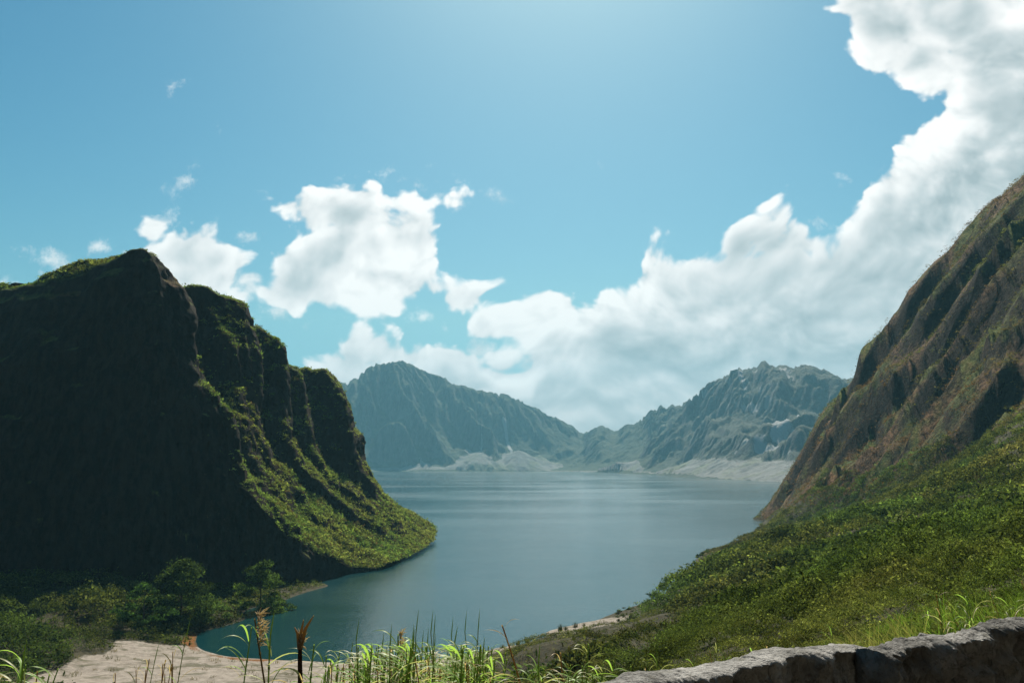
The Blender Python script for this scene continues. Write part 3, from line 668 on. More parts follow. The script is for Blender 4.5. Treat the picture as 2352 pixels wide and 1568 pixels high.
    for a, b in zip(secs[:-1], secs[1:]):
        n = int(np.clip(np.percentile(np.linalg.norm(b - a, axis=1), 80) / 0.8, 4, 46))
        tt = np.linspace(0, 1, n + 1)[1:, None, None]; rows.append(a[None] * (1 - tt) + b[None] * tt)
    V = np.concatenate(rows, 0); nface = sum(len(r_) for r_ in rows[:5])
    # soften the joints a little, then roughen along the normals
    for it in range(1):
        V[1:-1] = 0.25 * V[:-2] + 0.5 * V[1:-1] + 0.25 * V[2:]; V[:, 1:-1] = 0.25 * V[:, :-2] + 0.5 * V[:, 1:-1] + 0.25 * V[:, 2:]
    du = np.gradient(V, axis=1); dv = np.gradient(V, axis=0); nn = np.cross(du, dv); nn /= (np.linalg.norm(nn, axis=-1, keepdims=True) + 1e-9)
    if nn[30, 100, 1] > 0: nn = -nn
    x, y, z = V[..., 0], V[..., 1], V[..., 2]
    steep = 1 - np.abs(nn[..., 2])
    gro = fbm(x / 5 + 0.3 * y / 5, y / 5, z / 26, o=4, g=0.55, seed=101, ridged=True)
    lum = fbm(x / 9, y / 9, z / 9, o=4, seed=111)
    sm = fbm(x / 2.2, y / 2.2, z / 2.2, o=3, seed=121)
    amp = sstep(0, 4, z)
    dsp = amp * (1.6 * steep * gro + 2.1 * lum + 0.5 * sm)
    V = V + nn * dsp[..., None]
    nv = V.shape[0]
    f = grid_faces(nv, NU)
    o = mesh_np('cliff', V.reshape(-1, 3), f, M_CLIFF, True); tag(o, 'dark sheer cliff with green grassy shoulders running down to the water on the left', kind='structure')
    return V, f, nface * (NU - 1)
CLIFF_V, CLIFF_F, CLIFF_NF = build_cliff()

# ------------------------------------------------------------------ haze
def build_haze():
    lo, hi = (-4300, -4300, -9), (4300, 4300, 520)
    v = np.array([(x, y, z) for x in (lo[0], hi[0]) for y in (lo[1], hi[1]) for z in (lo[2], hi[2])], float)
    f = np.array([[0, 1, 3, 2], [4, 6, 7, 5], [0, 4, 5, 1], [2, 3, 7, 6], [0, 2, 6, 4], [1, 5, 7, 3]])
    m, N = material('haze_air')
    pv = N.node('ShaderNodeVolumePrincipled'); pv.inputs['Color'].default_value = (0.25, 0.58, 0.74, 1); pv.inputs['Density'].default_value = 0.000145; pv.inputs['Anisotropy'].default_value = 0.1
    out = N.node('ShaderNodeOutputMaterial'); N.l.new(pv.outputs[0], out.inputs['Volume'])
    o = mesh_np('haze', v, f, m, False); tag(o, kind='stuff')
build_haze()

# ------------------------------------------------------------------ leaves and grass
def mat_leaf(name, trans=0.45, gloss=0.0):
    m, N = material(name)
    c = N.node('ShaderNodeAttribute', attribute_name='tint').outputs['Color']
    d = N.node('ShaderNodeBsdfDiffuse'); N.l.new(c, d.inputs[0])
    t = N.node('ShaderNodeBsdfTranslucent'); N.l.new(N.v('MULTIPLY', c, (1.25, 1.3, 0.7)), t.inputs[0])
    mx = N.node('ShaderNodeMixShader'); mx.inputs[0].default_value = trans
    N.l.new(d.outputs[0], mx.inputs[1]); N.l.new(t.outputs[0], mx.inputs[2]); s = mx.outputs[0]
    if gloss:
        g = N.node('ShaderNodeBsdfGlossy'); g.inputs['Roughness'].default_value = 0.42; g.inputs[0].default_value = (1, 1, 1, 1)
        fr = N.node('ShaderNodeFresnel'); fr.inputs[0].default_value = 1.45
        m2 = N.node('ShaderNodeMixShader'); N.l.new(N.mul(fr.outputs[0], gloss), m2.inputs[0]); N.l.new(s, m2.inputs[1]); N.l.new(g.outputs[0], m2.inputs[2]); s = m2.outputs[0]
    finish(N, s); return m
M_LEAF = mat_leaf('scrub_leaves', 0.38); M_GRASS = mat_leaf('grass_blades', 0.42, 0.04); M_REED = mat_leaf('reed_leaves', 0.5, 0.025)

def leaf_cloud(name, pts, size, nl, leaf, tint, rng, mat, flat=0.8, parent=None, jit=0.28, shell=0.5, cap=0.34):
    """small leaf faces round every clump centre; pts (n,3), size (n,), leaf = leaf size / clump size"""
    n = len(pts); m = n * nl
    c = np.repeat(pts, nl, 0); s = np.repeat(size, nl)
    d = rng.normal(size=(m, 3)); d[:, 2] = np.abs(d[:, 2]) * 1.0 + 0.05; d /= np.linalg.norm(d, axis=1, keepdims=True)
    rad = shell + (1 - shell) * rng.random(m); lump = 1 + 0.3 * vn(c[:, 0] * 3 + d[:, 0] * 2, c[:, 1] * 3 + d[:, 1] * 2, d[:, 2] * 2)
    q = c + d * (s * rad * lump)[:, None] * np.array([1, 1, flat])
    nrm = d + rng.normal(size=(m, 3)) * 0.75; nrm /= np.linalg.norm(nrm, axis=1, keepdims=True)
    a = np.cross(nrm, rng.normal(size=(m, 3))); a /= np.linalg.norm(a, axis=1, keepdims=True); b = np.cross(nrm, a)
    L = np.minimum(s * leaf, cap)[:, None] * rng.uniform(0.6, 1.35, (m, 1)); W_ = L * rng.uniform(0.35, 0.6, (m, 1))
    v = np.stack([q - a * L, q - b * W_ + a * L * 0.1, q + a * L, q + b * W_ + a * L * 0.1], 1).reshape(-1, 3)
    t = np.repeat(tint, nl, 0) * (1 + jit * rng.normal(size=(m, 1))).clip(0.35, 1.9)
    f = np.arange(m * 4).reshape(m, 4)
    return mesh_np(name, v, f, mat, False, parent, {'tint': ('FACE', 'FLOAT_COLOR', t)})

def blades(name, pts, hgt, nb, wid, tint, rng, mat, lean=(-0.15, 0.0), spread=0.6, tuft=0.15, parent=None, seg=3):
    """tufts of thin curved blades"""
    n = len(pts); m = n * nb
    base = np.repeat(pts, nb, 0) + rng.normal(size=(m, 3)) * np.array([tuft, tuft, 0.0]) * np.repeat(hgt, nb)[:, None]
    h = np.repeat(hgt, nb) * rng.uniform(0.5, 1.15, m); w = np.repeat(hgt, nb) * wid * rng.uniform(0.6, 1.3, m)
    an = rng.uniform(0, 2 * np.pi, m); out = np.stack([np.cos(an) * spread + lean[0], np.sin(an) * spread + lean[1], np.zeros(m)], -1) * rng.uniform(0.2, 1.2, (m, 1))
    sd = rng.uniform(0, np.pi, m); side = np.stack([np.cos(sd), np.sin(sd), np.zeros(m)], -1)
    rows = []
    for k in range(seg + 1):
        u = k / seg
        p = base + out * (h * u ** 1.8)[:, None] + np.array([0, 0, 1.0]) * (h * (u - 0.28 * u * u))[:, None]
        ww = (w * (1 - u) ** 0.7)[:, None] * 0.5 + 0.0004
        rows.append(p - side * ww); rows.append(p + side * ww)
    v = np.stack(rows, 1).reshape(-1, 3); k2 = (seg + 1) * 2
    b = np.arange(m)[:, None] * k2
    f = np.concatenate([b + np.array([[2 * k, 2 * k + 1, 2 * k + 3, 2 * k + 2]]) for k in range(seg)], 0)
    t = np.repeat(tint, nb, 0) * (1 + 0.3 * rng.normal(size=(m, 1))).clip(0.4, 1.9); t = np.tile(t, (seg, 1))
    return mesh_np(name, v, f, mat, False, parent, {'tint': ('FACE', 'FLOAT_COLOR', t)})

def mixc(a, b, t): return np.array(a)[None] * (1 - t[:, None]) + np.array(b)[None] * t[:, None]
GREEN, DEEP, OLIVE, BROWN, STRAW = (0.088, 0.130, 0.034), (0.028, 0.048, 0.014), (0.135, 0.142, 0.045), (0.135, 0.095, 0.050), (0.34, 0.26, 0.14)

def domes(x, y, cell, seed):
    """bushes as overlapping domes: returns height 0..1 and a number per bush"""
    fx, fy = np.floor(x / cell), np.floor(y / cell); best = np.zeros_like(x); idn = np.zeros_like(x)
    for i in (-1, 0, 1):
        for j in (-1, 0, 1):
            cx, cy = fx + i, fy + j; q = np.zeros_like(cx)
            a, b, c = _h(cx, cy, q, seed), _h(cx, cy, q, seed + 1), _h(cx, cy, q, seed + 2)
            R_ = cell * (0.40 + 0.45 * c); d2 = ((x - (cx + a) * cell) ** 2 + (y - (cy + b) * cell) ** 2) / R_ ** 2
            h = np.sqrt(np.clip(1 - d2, 0, 1)) * (0.45 + 0.55 * c); m = h > best; best = np.where(m, h, best); idn = np.where(m, (a * 7.3 + b * 3.1) % 1, idn)
    return best, idn
def bank_cover():
    rng = np.random.default_rng(11)
    n = 260000
    az = np.radians(rng.uniform(-38, 38, n)); r = np.exp(rng.uniform(math.log(13), math.log(470), n)); k2 = rng.random(n) < 0.36; az = np.where(k2, np.radians(rng.uniform(2, 30, n)), az); r = np.where(k2, rng.uniform(190, 475, n), r)
    x, y = r * np.sin(az), r * np.cos(az); z = height(x, y); hm = hillmask(x, y)
    sand = sandmask(x, y, z) + 0.25 * fbm(x / 3, y / 3, o=3, seed=3)
    cover = fbm(x / 9, y / 9, o=4, seed=71)
    left = x < -20
    ok = ((z > 0.25) | ((x < -40) & (z > 0.12) & (y > 145))) & (sand < 0.3) & ((hm < np.where(y > 345, -5, 9)) | (y < 170)) & (y > 8)
    ok &= ~((y < 30) & (rng.random(n) < 0.35))
    dm, bid = domes(x, y, 4.6, 301); dm2, bid2 = domes(x, y, 2.2, 311)
    sc_ = sstep(20, 60, r); big = dm * 3.1 * sc_ + dm2 * 0.7 * sstep(12, 30, r)
    ok &= rng.random(n) < 0.14 + 0.2 * (r > 200) + 0.65 * (x < -25) + 0.65 * sstep(0.0, 0.35, dm + 0.5 * dm2)
    # hidden by the cliff, or in front of the wall
    ok &= WALLSIDE(x, y) < -1.2
    x, y, z, r, cover, hm = (q[ok] for q in (x, y, z, r, cover, hm)); n = len(x)
    big, bid = big[ok] * sstep(0.6, 3.0, z), bid[ok]; flatp = sstep(34, 18, x) * sstep(185, 165, y) * (x > -20) * (y > 70); farp = sstep(190, 260, r); big = big * (1 - 0.85 * flatp) * (1 - 0.65 * farp)
    size = np.clip(0.0105 * r, 0.30, 1.3) * np.exp(rng.normal(size=n) * 0.28) * (1 + 0.45 * cover)
    # taller scrub in patches
    tall = sstep(0.05, 0.5, fbm(x / 22, y / 22, o=3, seed=73)); size *= 1 + 0.7 * tall * (r > 60)
    size *= 0.65 + 0.5 * sstep(-0.15, 0.55, fbm(x / 5.5, y / 5.5, o=3, seed=79)); lowg = sstep(4, 1.0, z); size *= 1 - 0.45 * lowg * (x > -30)
    g = sstep(-0.4, 0.5, fbm(x / 26, y / 26, o=4, seed=75)); b = 0.8 * sstep(0.0, 0.6, fbm(x / 14, y / 14, o=4, seed=76))
    t = mixc(GREEN, OLIVE, g); t = t * (1 - 0.7 * b[:, None]) + np.array(BROWN) * 0.7 * b[:, None]; t = t * 1.15 * np.exp(0.3 * rng.normal(size=(n, 1)))
    dk = (rng.random(n) < 0.42)[:, None]; t = np.where(dk, t * 0.3 + np.array(DEEP) * 0.6, t)
    lf = x < -25; t[lf] = t[lf] * 0.6 + np.array(GREEN) * 0.25
    size = np.minimum(size, 2.4) * (1 - 0.6 * flatp) * (1 - 0.3 * farp); pts = np.stack([x, y, z - 0.15 * size + big], -1)
    t = t * 0.88 * (0.6 + 0.75 * bid[:, None]); 
    near = r < 60; mid = (~near) & (r < 170); fa = r >= 170
    o = []
    for nm, mk, nl, lf_ in (('near', near, 32, 0.12), ('mid', mid, 30, 0.15), ('far', fa, 26, 0.19)):
        o.append((pts[mk], size[mk], nl, lf_, t[mk]))
    for k, (p_, s_, nl, l_, t_) in enumerate(o):
        ob = leaf_cloud('scrub', p_, s_, nl, l_, t_, rng, M_LEAF, flat=1.0)
        tag(ob, ('leafy green and brown scrub covering the slope just below the wall', 'green and brown scrub covering the bank between beach and hillside', 'distant green scrub along the shore below the ribbed hill')[k], kind='stuff')
bank_cover()

def surface_points(V, F, n, rng, sel):
    """random points over faces of a surface, by area, with their normals"""
    a, b, c, d = (V[F[:, k]] for k in range(4))
    nn = np.cross(c - a, d - b); ar = np.linalg.norm(nn, axis=1); nn = nn / (ar[:, None] + 1e-9)
    if np.mean(nn[:, 2]) < 0: nn = -nn
    w = ar * sel(nn, (a + c) / 2); w = w / w.sum(); i = rng.choice(len(F), n, p=w)
    u, v_ = rng.random((n, 1)), rng.random((n, 1))
    return (a[i] * (1 - u) + b[i] * u) * (1 - v_) + (d[i] * (1 - u) + c[i] * u) * v_, nn[i]
def cliff_cover():
    rng = np.random.default_rng(12)
    V = CLIFF_V.reshape(-1, 3)
    def sel(nn, c):
        vis = (c[:, 1] < 370) & (c[:, 0] > -150) & (c[:, 2] > 0.3)
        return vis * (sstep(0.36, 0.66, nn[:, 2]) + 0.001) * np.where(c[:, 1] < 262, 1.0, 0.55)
    p, nn = surface_points(V, CLIFF_F[CLIFF_NF:], 90000, rng, sel); n = len(p)
    lw = sstep(22, 6, p[:, 2]); size = 0.42 * np.exp(rng.normal(size=n) * 0.38) * (1 + 0.8 * lw + 0.6 * sstep(0.1, 0.5, fbm(p[:, 0] / 7, p[:, 1] / 7, p[:, 2] / 7, o=3, seed=131)))
    g = sstep(-0.4, 0.4, fbm(p[:, 0] / 12, p[:, 1] / 12, p[:, 2] / 12, o=4, seed=133))
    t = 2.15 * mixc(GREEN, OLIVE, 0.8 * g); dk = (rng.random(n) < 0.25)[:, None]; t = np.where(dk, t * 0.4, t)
    t = np.where((rng.random(n) < 0.12)[:, None], np.array([BROWN]), t)
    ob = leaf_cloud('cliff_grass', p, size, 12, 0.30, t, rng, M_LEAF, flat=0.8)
    tag(ob, 'bright green grass and creepers over the lit shoulders of the left cliff', kind='stuff')
cliff_cover()
def hill_cover():
    rng = np.random.default_rng(13); n = 120000
    y = rng.uniform(205, 462, n); x = rng.uniform(105, 260, n); hm = hillmask(x, y)
    ok = (hm > -3); x, y = x[ok], y[ok]; z = height(x, y); e = 1.5
    gx_ = (height(x + e, y) - z) / e; gy_ = (height(x, y + e) - z) / e; up = 1 / np.sqrt(1 + gx_ ** 2 + gy_ ** 2)
    ok = (z > 0.4) & (rng.random(len(x)) < 0.25 + 0.75 * sstep(0.42, 0.75, up)); x, y, z, up = x[ok], y[ok], z[ok], up[ok]; n = len(x)
    br = sstep(-0.25, 0.35, fbm(x / 18, y / 30, o=4, seed=141) + 0.28)
    t = mixc(tuple(1.2 * q for q in OLIVE), (0.20, 0.115, 0.062), br)
    gtop = sstep(0.1, 0.45, fbm(x / 30 + 4, y / 30, o=3, seed=143)); t = t * (1 - 0.6 * gtop[:, None]) + np.array(GREEN) * 0.6 * gtop[:, None]
    t = np.where((rng.random(n) < 0.3)[:, None], t * 0.45, t)
    size = 0.55 * np.exp(rng.normal(size=n) * 0.35)
    ob = leaf_cloud('hill_grass', np.stack([x, y, z - 0.1], -1), size, 9, 0.26, t, rng, M_LEAF, flat=0.7)
    tag(ob, 'dry brown and olive grass over the ribs of the right-hand hill', kind='stuff')
hill_cover()

def near_grass():
    rng = np.random.default_rng(14)
    # strip behind the wall on the right, and along the bottom of the view
    n = 5200
    az = np.radians(rng.uniform(2, 37, n)); r = np.exp(rng.uniform(math.log(6.2), math.log(34), n)); x, y = r * np.sin(az), r * np.cos(az)
    ok = WALLSIDE(x, y) < -0.75; x, y, r = x[ok], y[ok], r[ok]; z = height(x, y)
    dr = fbm(x / 2.5, y / 2.5, o=3, seed=151); d = sstep(-0.1, 0.5, dr)
    t = mixc((0.11, 0.19, 0.03), STRAW, 0.75 * d)
    gap = np.maximum(0.3, np.minimum(0.75, (28.75 - z) * 0.8))
    ob = blades('grass', np.stack([x, y, z - 0.05], -1), 0.55 * np.exp(rng.normal(size=len(x)) * 0.3) + 0.1, 18, 0.020, t, rng, M_GRASS, lean=(-0.35, -0.05), spread=0.5)
    tag(ob, 'green and straw coloured grass standing behind the stone wall', kind='stuff')
    n = 2800
    x = rng.uniform(-6.5, 2.2, n); y = rng.uniform(6.2, 11, n); ok = WALLSIDE(x, y) < -0.8; x, y = x[ok], y[ok]; z = height(x, y)
    ztop = EYE - (1568 - 1060 - 16 - 72 * rng.random(len(x)) ** 1.6) / FD * y
    d = sstep(-0.2, 0.6, fbm(x / 1.2, y / 1.2, o=3, seed=155)); t = 1.3 * mixc((0.15, 0.24, 0.05), STRAW, 0.7 * d)
    h = np.clip(ztop - z, 0.5, 3.0)
    ob = blades('grass', np.stack([x, y, z], -1), h, 9, 0.012, t, rng, M_GRASS, lean=(-0.1, 0), spread=0.22, tuft=0.06, seg=5)
    tag(ob, 'tall mixed grass filling the bottom edge between the reeds', kind='stuff')
near_grass()
def sand_tufts():
    rng = np.random.default_rng(17); n = 900
    x = rng.uniform(-70, 12, n); y = rng.uniform(98, 145, n); z = height(x, y); k = fbm(x / 7, y / 4, o=3, seed=171)
    ok = (z > 0.25) & (sandmask(x, y, z) > 0.3) & (k + 0.35 * rng.random(n) > 0.28 - 0.35 * sstep(112, 102, y)); x, y, z = x[ok], y[ok], z[ok]
    t = mixc((0.07, 0.075, 0.03), (0.16, 0.12, 0.06), rng.random(len(x)))
    ob = blades('sand_tufts', np.stack([x, y, z], -1), rng.uniform(0.25, 0.8, len(x)), 16, 0.09, t, rng, M_GRASS, lean=(0, 0), spread=0.9, tuft=0.5)
    tag(ob, 'scattered dry tufts and litter on the pale sand', kind='stuff')
sand_tufts()

# ------------------------------------------------------------------ tubes and ribbons
def tube(pts, rad, k=7, closed=True):
    pts = np.array(pts, float); n = len(pts); d = np.gradient(pts, axis=0); d /= np.linalg.norm(d, axis=1, keepdims=True) + 1e-9
    up = np.array([0.3, 1.0, 0.1]); a = np.cross(d, up); a /= np.linalg.norm(a, axis=1, keepdims=True) + 1e-9; b = np.cross(d, a)
    an = np.linspace(0, 2 * np.pi, k, endpoint=False); rad = np.broadcast_to(rad, (n,))
    v = pts[:, None] + (a[:, None] * np.cos(an)[None, :, None] + b[:, None] * np.sin(an)[None, :, None]) * rad[:, None, None]
    i = np.arange(n - 1)[:, None]; j = np.arange(k)[None]; q = i * k + j; q2 = i * k + (j + 1) % k
    return v.reshape(-1, 3), np.stack([q, q2, q2 + k, q + k], -1).reshape(-1, 4)
def join(parts):
    V, F, T, o = [], [], [], 0
    for p_ in parts:
        V.append(p_[0]); F.append(p_[1] + o); o += len(p_[0])
        T.append(np.tile(np.array(p_[2], float)[None], (len(p_[1]), 1)) if len(p_) > 2 else np.ones((len(p_[1]), 3)))
    return np.concatenate(V), np.concatenate(F), np.concatenate(T)
def ribbon(base, az, L, w, rise, droop, rng, seg=9):
    """arching leaf, slightly folded along its midrib"""
    u = np.linspace(0, 1, seg + 1); hd = np.array([math.cos(az), math.sin(az), 0]); sd = np.array([-math.sin(az), math.cos(az), 0])
    ang = rise - (rise + droop) * u ** 1.25; st = L / seg
    p = [np.array(base, float)]
    for a in ang[:-1]: p.append(p[-1] + st * (hd * math.cos(a) + np.array([0, 0, 1]) * math.sin(a)))
    p = np.array(p); p = p + sd * (0.06 * L * np.sin(u * 3 + rng.uniform(0, 6)))[:, None]
    ww = w * np.clip(np.sin(np.clip(u * 1.12 + 0.10, 0, 1) * np.pi) ** 0.55, 0.03, 1)[:, None] * 0.5
    tw = rng.uniform(-0.7, 0.7); upv = np.array([0, 0, 1.0]); s2 = sd * math.cos(tw) + upv * math.sin(tw)
    v = np.stack([p - s2 * ww + upv * ww * 0.35, p, p + s2 * ww + upv * ww * 0.35], 1).reshape(-1, 3)
    i = np.arange(seg)[:, None] * 3
    f = np.concatenate([i + np.array([[0, 1, 4, 3]]), i + np.array([[1, 2, 5, 4]])], 0)
    return v, f

def make_reed(rng, kind):
    """a cane about 2 m tall standing at its own origin"""
    root = bpy.data.objects.new('reed', None); C.objects.link(root)
    H = 2.0; bend = rng.uniform(-0.10, 0.06); u = np.linspace(0, 1, 14)
    top = 1.0 if kind != 'broken' else 0.92
    st = np.stack([bend * u ** 2 * H + 0.012 * np.sin(u * 9 + rng.uniform(0, 6)), 0.04 * u ** 2 * H * rng.uniform(-1, 1), u * H * top], -1)
    stemc = {'green': (0.20, 0.27, 0.09), 'dry': (0.30, 0.19, 0.11), 'plume': (0.16, 0.11, 0.05), 'spear': (0.22, 0.26, 0.11), 'broken': (0.055, 0.028, 0.016)}[kind]
    parts = [tube(st, (0.011 if kind != 'broken' else 0.045) * (1 - 0.72 * u) + 0.0015, 7) + (stemc,)]
    for k in range(1, 9):                                    # nodes of the cane
        z_ = k / 9; c = np.array([np.interp(z_, u, st[:, q]) for q in range(3)])
        parts.append(tube([c - [0, 0, 0.008], c, c + [0, 0, 0.008]], [0.009, 0.0135 - 0.006 * z_, 0.009], 7) + (tuple(0.7 * q for q in stemc),))
    v, f, t = join(parts)
    mesh_np('stem', v, f, M_REED, True, root, {'tint': ('FACE', 'FLOAT_COLOR', t)})
    parts = []
    nl = {'green': 22, 'dry': 12, 'plume': 4, 'spear': 5, 'broken': 5}[kind]
    for k in range(nl):
        z_ = 0.28 + 0.70 * (k + rng.random()) / nl; c = np.array([np.interp(z_, u, st[:, q]) for q in range(3)])
        az = (math.pi if rng.random() < 0.75 else 0.0) + rng.normal() * 0.75
        L = rng.uniform(0.24, 0.46) * (1.0 if z_ < 0.9 else 0.7); w = rng.uniform(0.010, 0.019)
        dry = kind in ('dry', 'broken') or rng.random() < 0.16
        col = np.array((0.26, 0.40, 0.10)) * rng.uniform(0.6, 1.3) if not dry else np.array((0.46, 0.34, 0.22)) * rng.uniform(0.6, 1.2)
        if not dry and rng.random() < 0.3: col = np.array((0.36, 0.37, 0.20))
        rise = rng.uniform(0.45, 1.15) + (0.25 if z_ > 0.9 else 0)
        parts.append(ribbon(c, az, L, w if not (kind == 'dry') else w * 0.7, rise, rng.uniform(0.4, 1.4), rng) + (tuple(col),))
    if kind == 'spear' or (kind == 'green' and rng.random() < 0.25):                           # the rolled young leaf at the tip
        c = st[-1]; parts.append(tube([c, c + [0.01, 0, 0.08], c + [0.02, 0, 0.16]], [0.006, 0.005, 0.001], 5) + ((0.24, 0.32, 0.12),))
    v, f, t = join(parts)
    mesh_np('foliage', v, f, M_REED, True, root, {'tint': ('FACE', 'FLOAT_COLOR', t)})
    if kind in ('plume', 'broken'):
        parts = []; c = st[-1]
        for k in range(90 if kind == 'plume' else 26):
            z_ = rng.random() * (0.26 if kind == 'plume' else 0.1); az = rng.uniform(0, 6.28); L = rng.uniform(0.04, 0.11)
            p0 = c + np.array([0.10 * z_ + (0.02 if kind == 'plume' else 0), 0, -z_ * 0.75 + 0.02]); q = p0 + np.array([math.cos(az) * L * 0.5 + 0.03, math.sin(az) * L * 0.5, L * rng.uniform(-0.2, 0.9)])
            parts.append(tube([p0, (p0 + q) / 2 + [0, 0, 0.01], q], [0.0025, 0.003, 0.0006], 3) + ((0.60, 0.48, 0.38),))
        if kind == 'broken':
            for dx_, dz_ in ((0.10, 0.16), (0.02, 0.13), (-0.05, 0.08)): parts.append(tube([c - [0, 0, 0.05], c + [dx_ * 0.4, 0, dz_ * 0.5], c + [dx_, 0, dz_]], [0.02, 0.012, 0.003], 5) + ((0.30, 0.20, 0.13),))
        v, f, t = join(parts); mesh_np('plume' if kind == 'plume' else 'frayed_top', v, f, M_REED, True, root, {'tint': ('FACE', 'FLOAT_COLOR', t)})
    return root
def copy_thing(o):
    c = o.copy(); C.objects.link(c)
    for ch in list(o.children):
        d = ch.copy(); C.objects.link(d); d.parent = c
    return c
def build_reeds():
    rng = np.random.default_rng(21); random.seed(21)
    protos = {'green': [make_reed(rng, 'green') for _ in range(6)], 'dry': [make_reed(rng, 'dry') for _ in range(3)], 'spear': [make_reed(rng, 'spear') for _ in range(2)],
              'plume': [make_reed(rng, 'plume')], 'broken': [make_reed(rng, 'broken')]}
    used = set()
    def put(kind, x, ytop, Y, label, group, tilt=0.0, thick=1.0):
        pr = protos[kind]; s = pr[random.randrange(len(pr))]
        if s.name in used: o = copy_thing(s)
        else: o = s; used.add(s.name)
        tx, _, tz = P(x, ytop, Y); gz = float(height(np.array([tx]), np.array([Y]))[0]) - 0.05
        h = (tz - gz) / 2.0
        o.location = (tx - tilt * 2 * h, Y, gz); o.rotation_euler = (random.uniform(-.03, .03), math.atan(tilt), random.uniform(-0.5, 0.5))
        o.scale = (max(0.75, min(1.15, h)) * thick, max(0.75, min(1.15, h)) * thick, h)
        tag(o, label, 'reed', group)
    G1 = 'reeds along the bottom edge in front of the lake'
    LG, LD, LS = 'green leafy reed in the dense row along the bottom edge', 'dry tan reed with curled leaves in the row along the bottom edge', 'bare spear-like reed rising above the row along the bottom edge'
    # the ones that stand out
    put('plume', 652, 1418, 6.6, 'reed with a pale fluffy seed head drooping over the dark water', None, 0.0)
    put('broken', 716, 1412, 6.3, 'thick dark brown dead reed with a frayed broken top', None, 0.01, 0.9)
    put('green', 641, 1448, 6.7, 'green reed with arching leaves just left of the fluffy seed head', None, 0.01)
    put('green', 555, 1442, 6.9, 'slim lone green reed standing over the sand, left of the seed-head reed', None, 0.01, 0.8)
    put('spear', 408, 1470, 7.0, 'thin bare dark stem leaning over the pale sand', None, 0.10, 0.6)
    put('spear', 335, 1525, 7.0, 'shorter thin bare stem over the sand beside the left grass', None, 0.10, 0.6)
    put('green', 722, 1470, 6.5, 'green reed standing right in front of the broken brown reed', None, 0.03)
    put('plume', 958, 1462, 6.9, 'reed with a small pinkish seed head near the middle of the row', None, 0.0, 0.75)
    put('green', 918, 1452, 6.8, 'tallest green reed in the middle of the bottom row', None, 0.0)
    put('dry', 1215, 1428, 6.6, 'dead brown reed with bare branching top leaning left over the shore', None, -0.10, 1.2)
    put('dry', 1290, 1500, 6.5, 'dry tan reed with long drooping leaves, right of the dead branching reed', None, -0.06, 1.1)
    put('green', 1338, 1480, 6.6, 'green reed with wide arching leaves nearest the left end of the wall', None, -0.02, 1.1)
    for x, yt in ((986, 1462), (941, 1455), (842, 1470), (1010, 1455), (1060, 1462), (1078, 1450), (1092, 1452)):
        put('spear', x + random.uniform(-3, 3), yt, random.uniform(6.3, 7.4), LS, 'bare spear reeds in the bottom row', random.uniform(-.04, .04), 0.7)
    for k in range(150):
        x = random.choice([random.uniform(735, 1150), random.uniform(820, 1130)]); yt = 1478 + 50 * abs(random.gauss(0, 0.6)) + (15 if x < 800 else 0)
        where = 'right beside the broken brown reed' if x < 800 else 'between the broken reed and the middle' if x < 900 else 'in the thick middle' if x < 1000 else 'right of the middle' if x < 1080 else 'at the right end beside the sandy shore'
        how = 'tall' if yt < 1500 else 'medium' if yt < 1525 else 'short'
        put('green', x, min(yt, 1556), random.uniform(5.9, 8.6), how + ' green leafy reed ' + where + ' of the bottom row', G1, random.uniform(-.06, .05), random.uniform(0.8, 1.1))
    for k in range(30):
        x = random.uniform(745, 1160); yt = random.uniform(1490, 1552); put('dry', x, yt, random.uniform(6.0, 8.0), ('tall' if yt < 1520 else 'low') + ' dry tan reed with curled leaves, ' + ('left part' if x < 880 else 'middle' if x < 1020 else 'right part') + ' of the bottom row', 'dry reeds in the bottom row', random.uniform(-.1, .1), 0.85)
    for k in range(16):
        x = random.uniform(1170, 1420); yt = 1512 + random.uniform(0, 40)
        put('green', x, yt, random.uniform(6.0, 7.6), ('tall' if yt < 1530 else 'low') + ' green reed ' + ('close to the dead branching reed' if x < 1290 else 'close to the left end of the wall'), 'reeds beside the left end of the wall', random.uniform(-.12, .03))
    for k in range(10):
        put('dry', random.uniform(300, 420) , random.uniform(1500, 1550), random.uniform(6.5, 8), 'dry tan reed in the pale clump over the sand', 'dry reeds in the clump over the sand', random.uniform(-.1, .15), 0.7)
    for k in range(12):
        x = random.uniform(-30, 130); put('green' if k % 3 else 'dry', x, 1440 + 0.6 * max(x, 0) + random.uniform(0, 70), random.uniform(6.2, 8), ('green' if k % 3 else 'dry') + ' reed with blown leaves at the bottom left corner', 'reeds at the bottom left corner', random.uniform(-.05, .2))
    for k in range(22):
        x = random.choice([random.uniform(2230, 2400), random.uniform(2080, 2230)]); yt = (1300 if x > 2230 else 1345) + random.uniform(0, 75)
        put('green' if k % 4 else 'dry', x, yt, random.uniform(8.6, 12), ('green' if k % 4 else 'dry') + ' windblown reed ' + ('nearest the right frame edge' if x > 2290 else 'halfway along the rough part' if x > 2170 else 'above the crack') + ' of the wall', 'reeds behind the right end of the wall', random.uniform(-.35, -.1), 0.8)
    for k in range(16):
        x = random.uniform(1440, 1900); yt = 1545 - (x - 1440) * 0.17 - random.uniform(8, 40)
        put('green' if k % 3 else 'dry', x, yt, random.uniform(7.0, 9.5), ('green' if k % 3 else 'dry') + ' short reed behind the middle of the wall', 'short reeds behind the middle of the wall', random.uniform(-.3, .05), 0.6)
    for lst in protos.values():
        for o in lst:
            if o.name not in used:
                for ch in list(o.children): bpy.data.objects.remove(ch)
                bpy.data.objects.remove(o)
build_reeds()

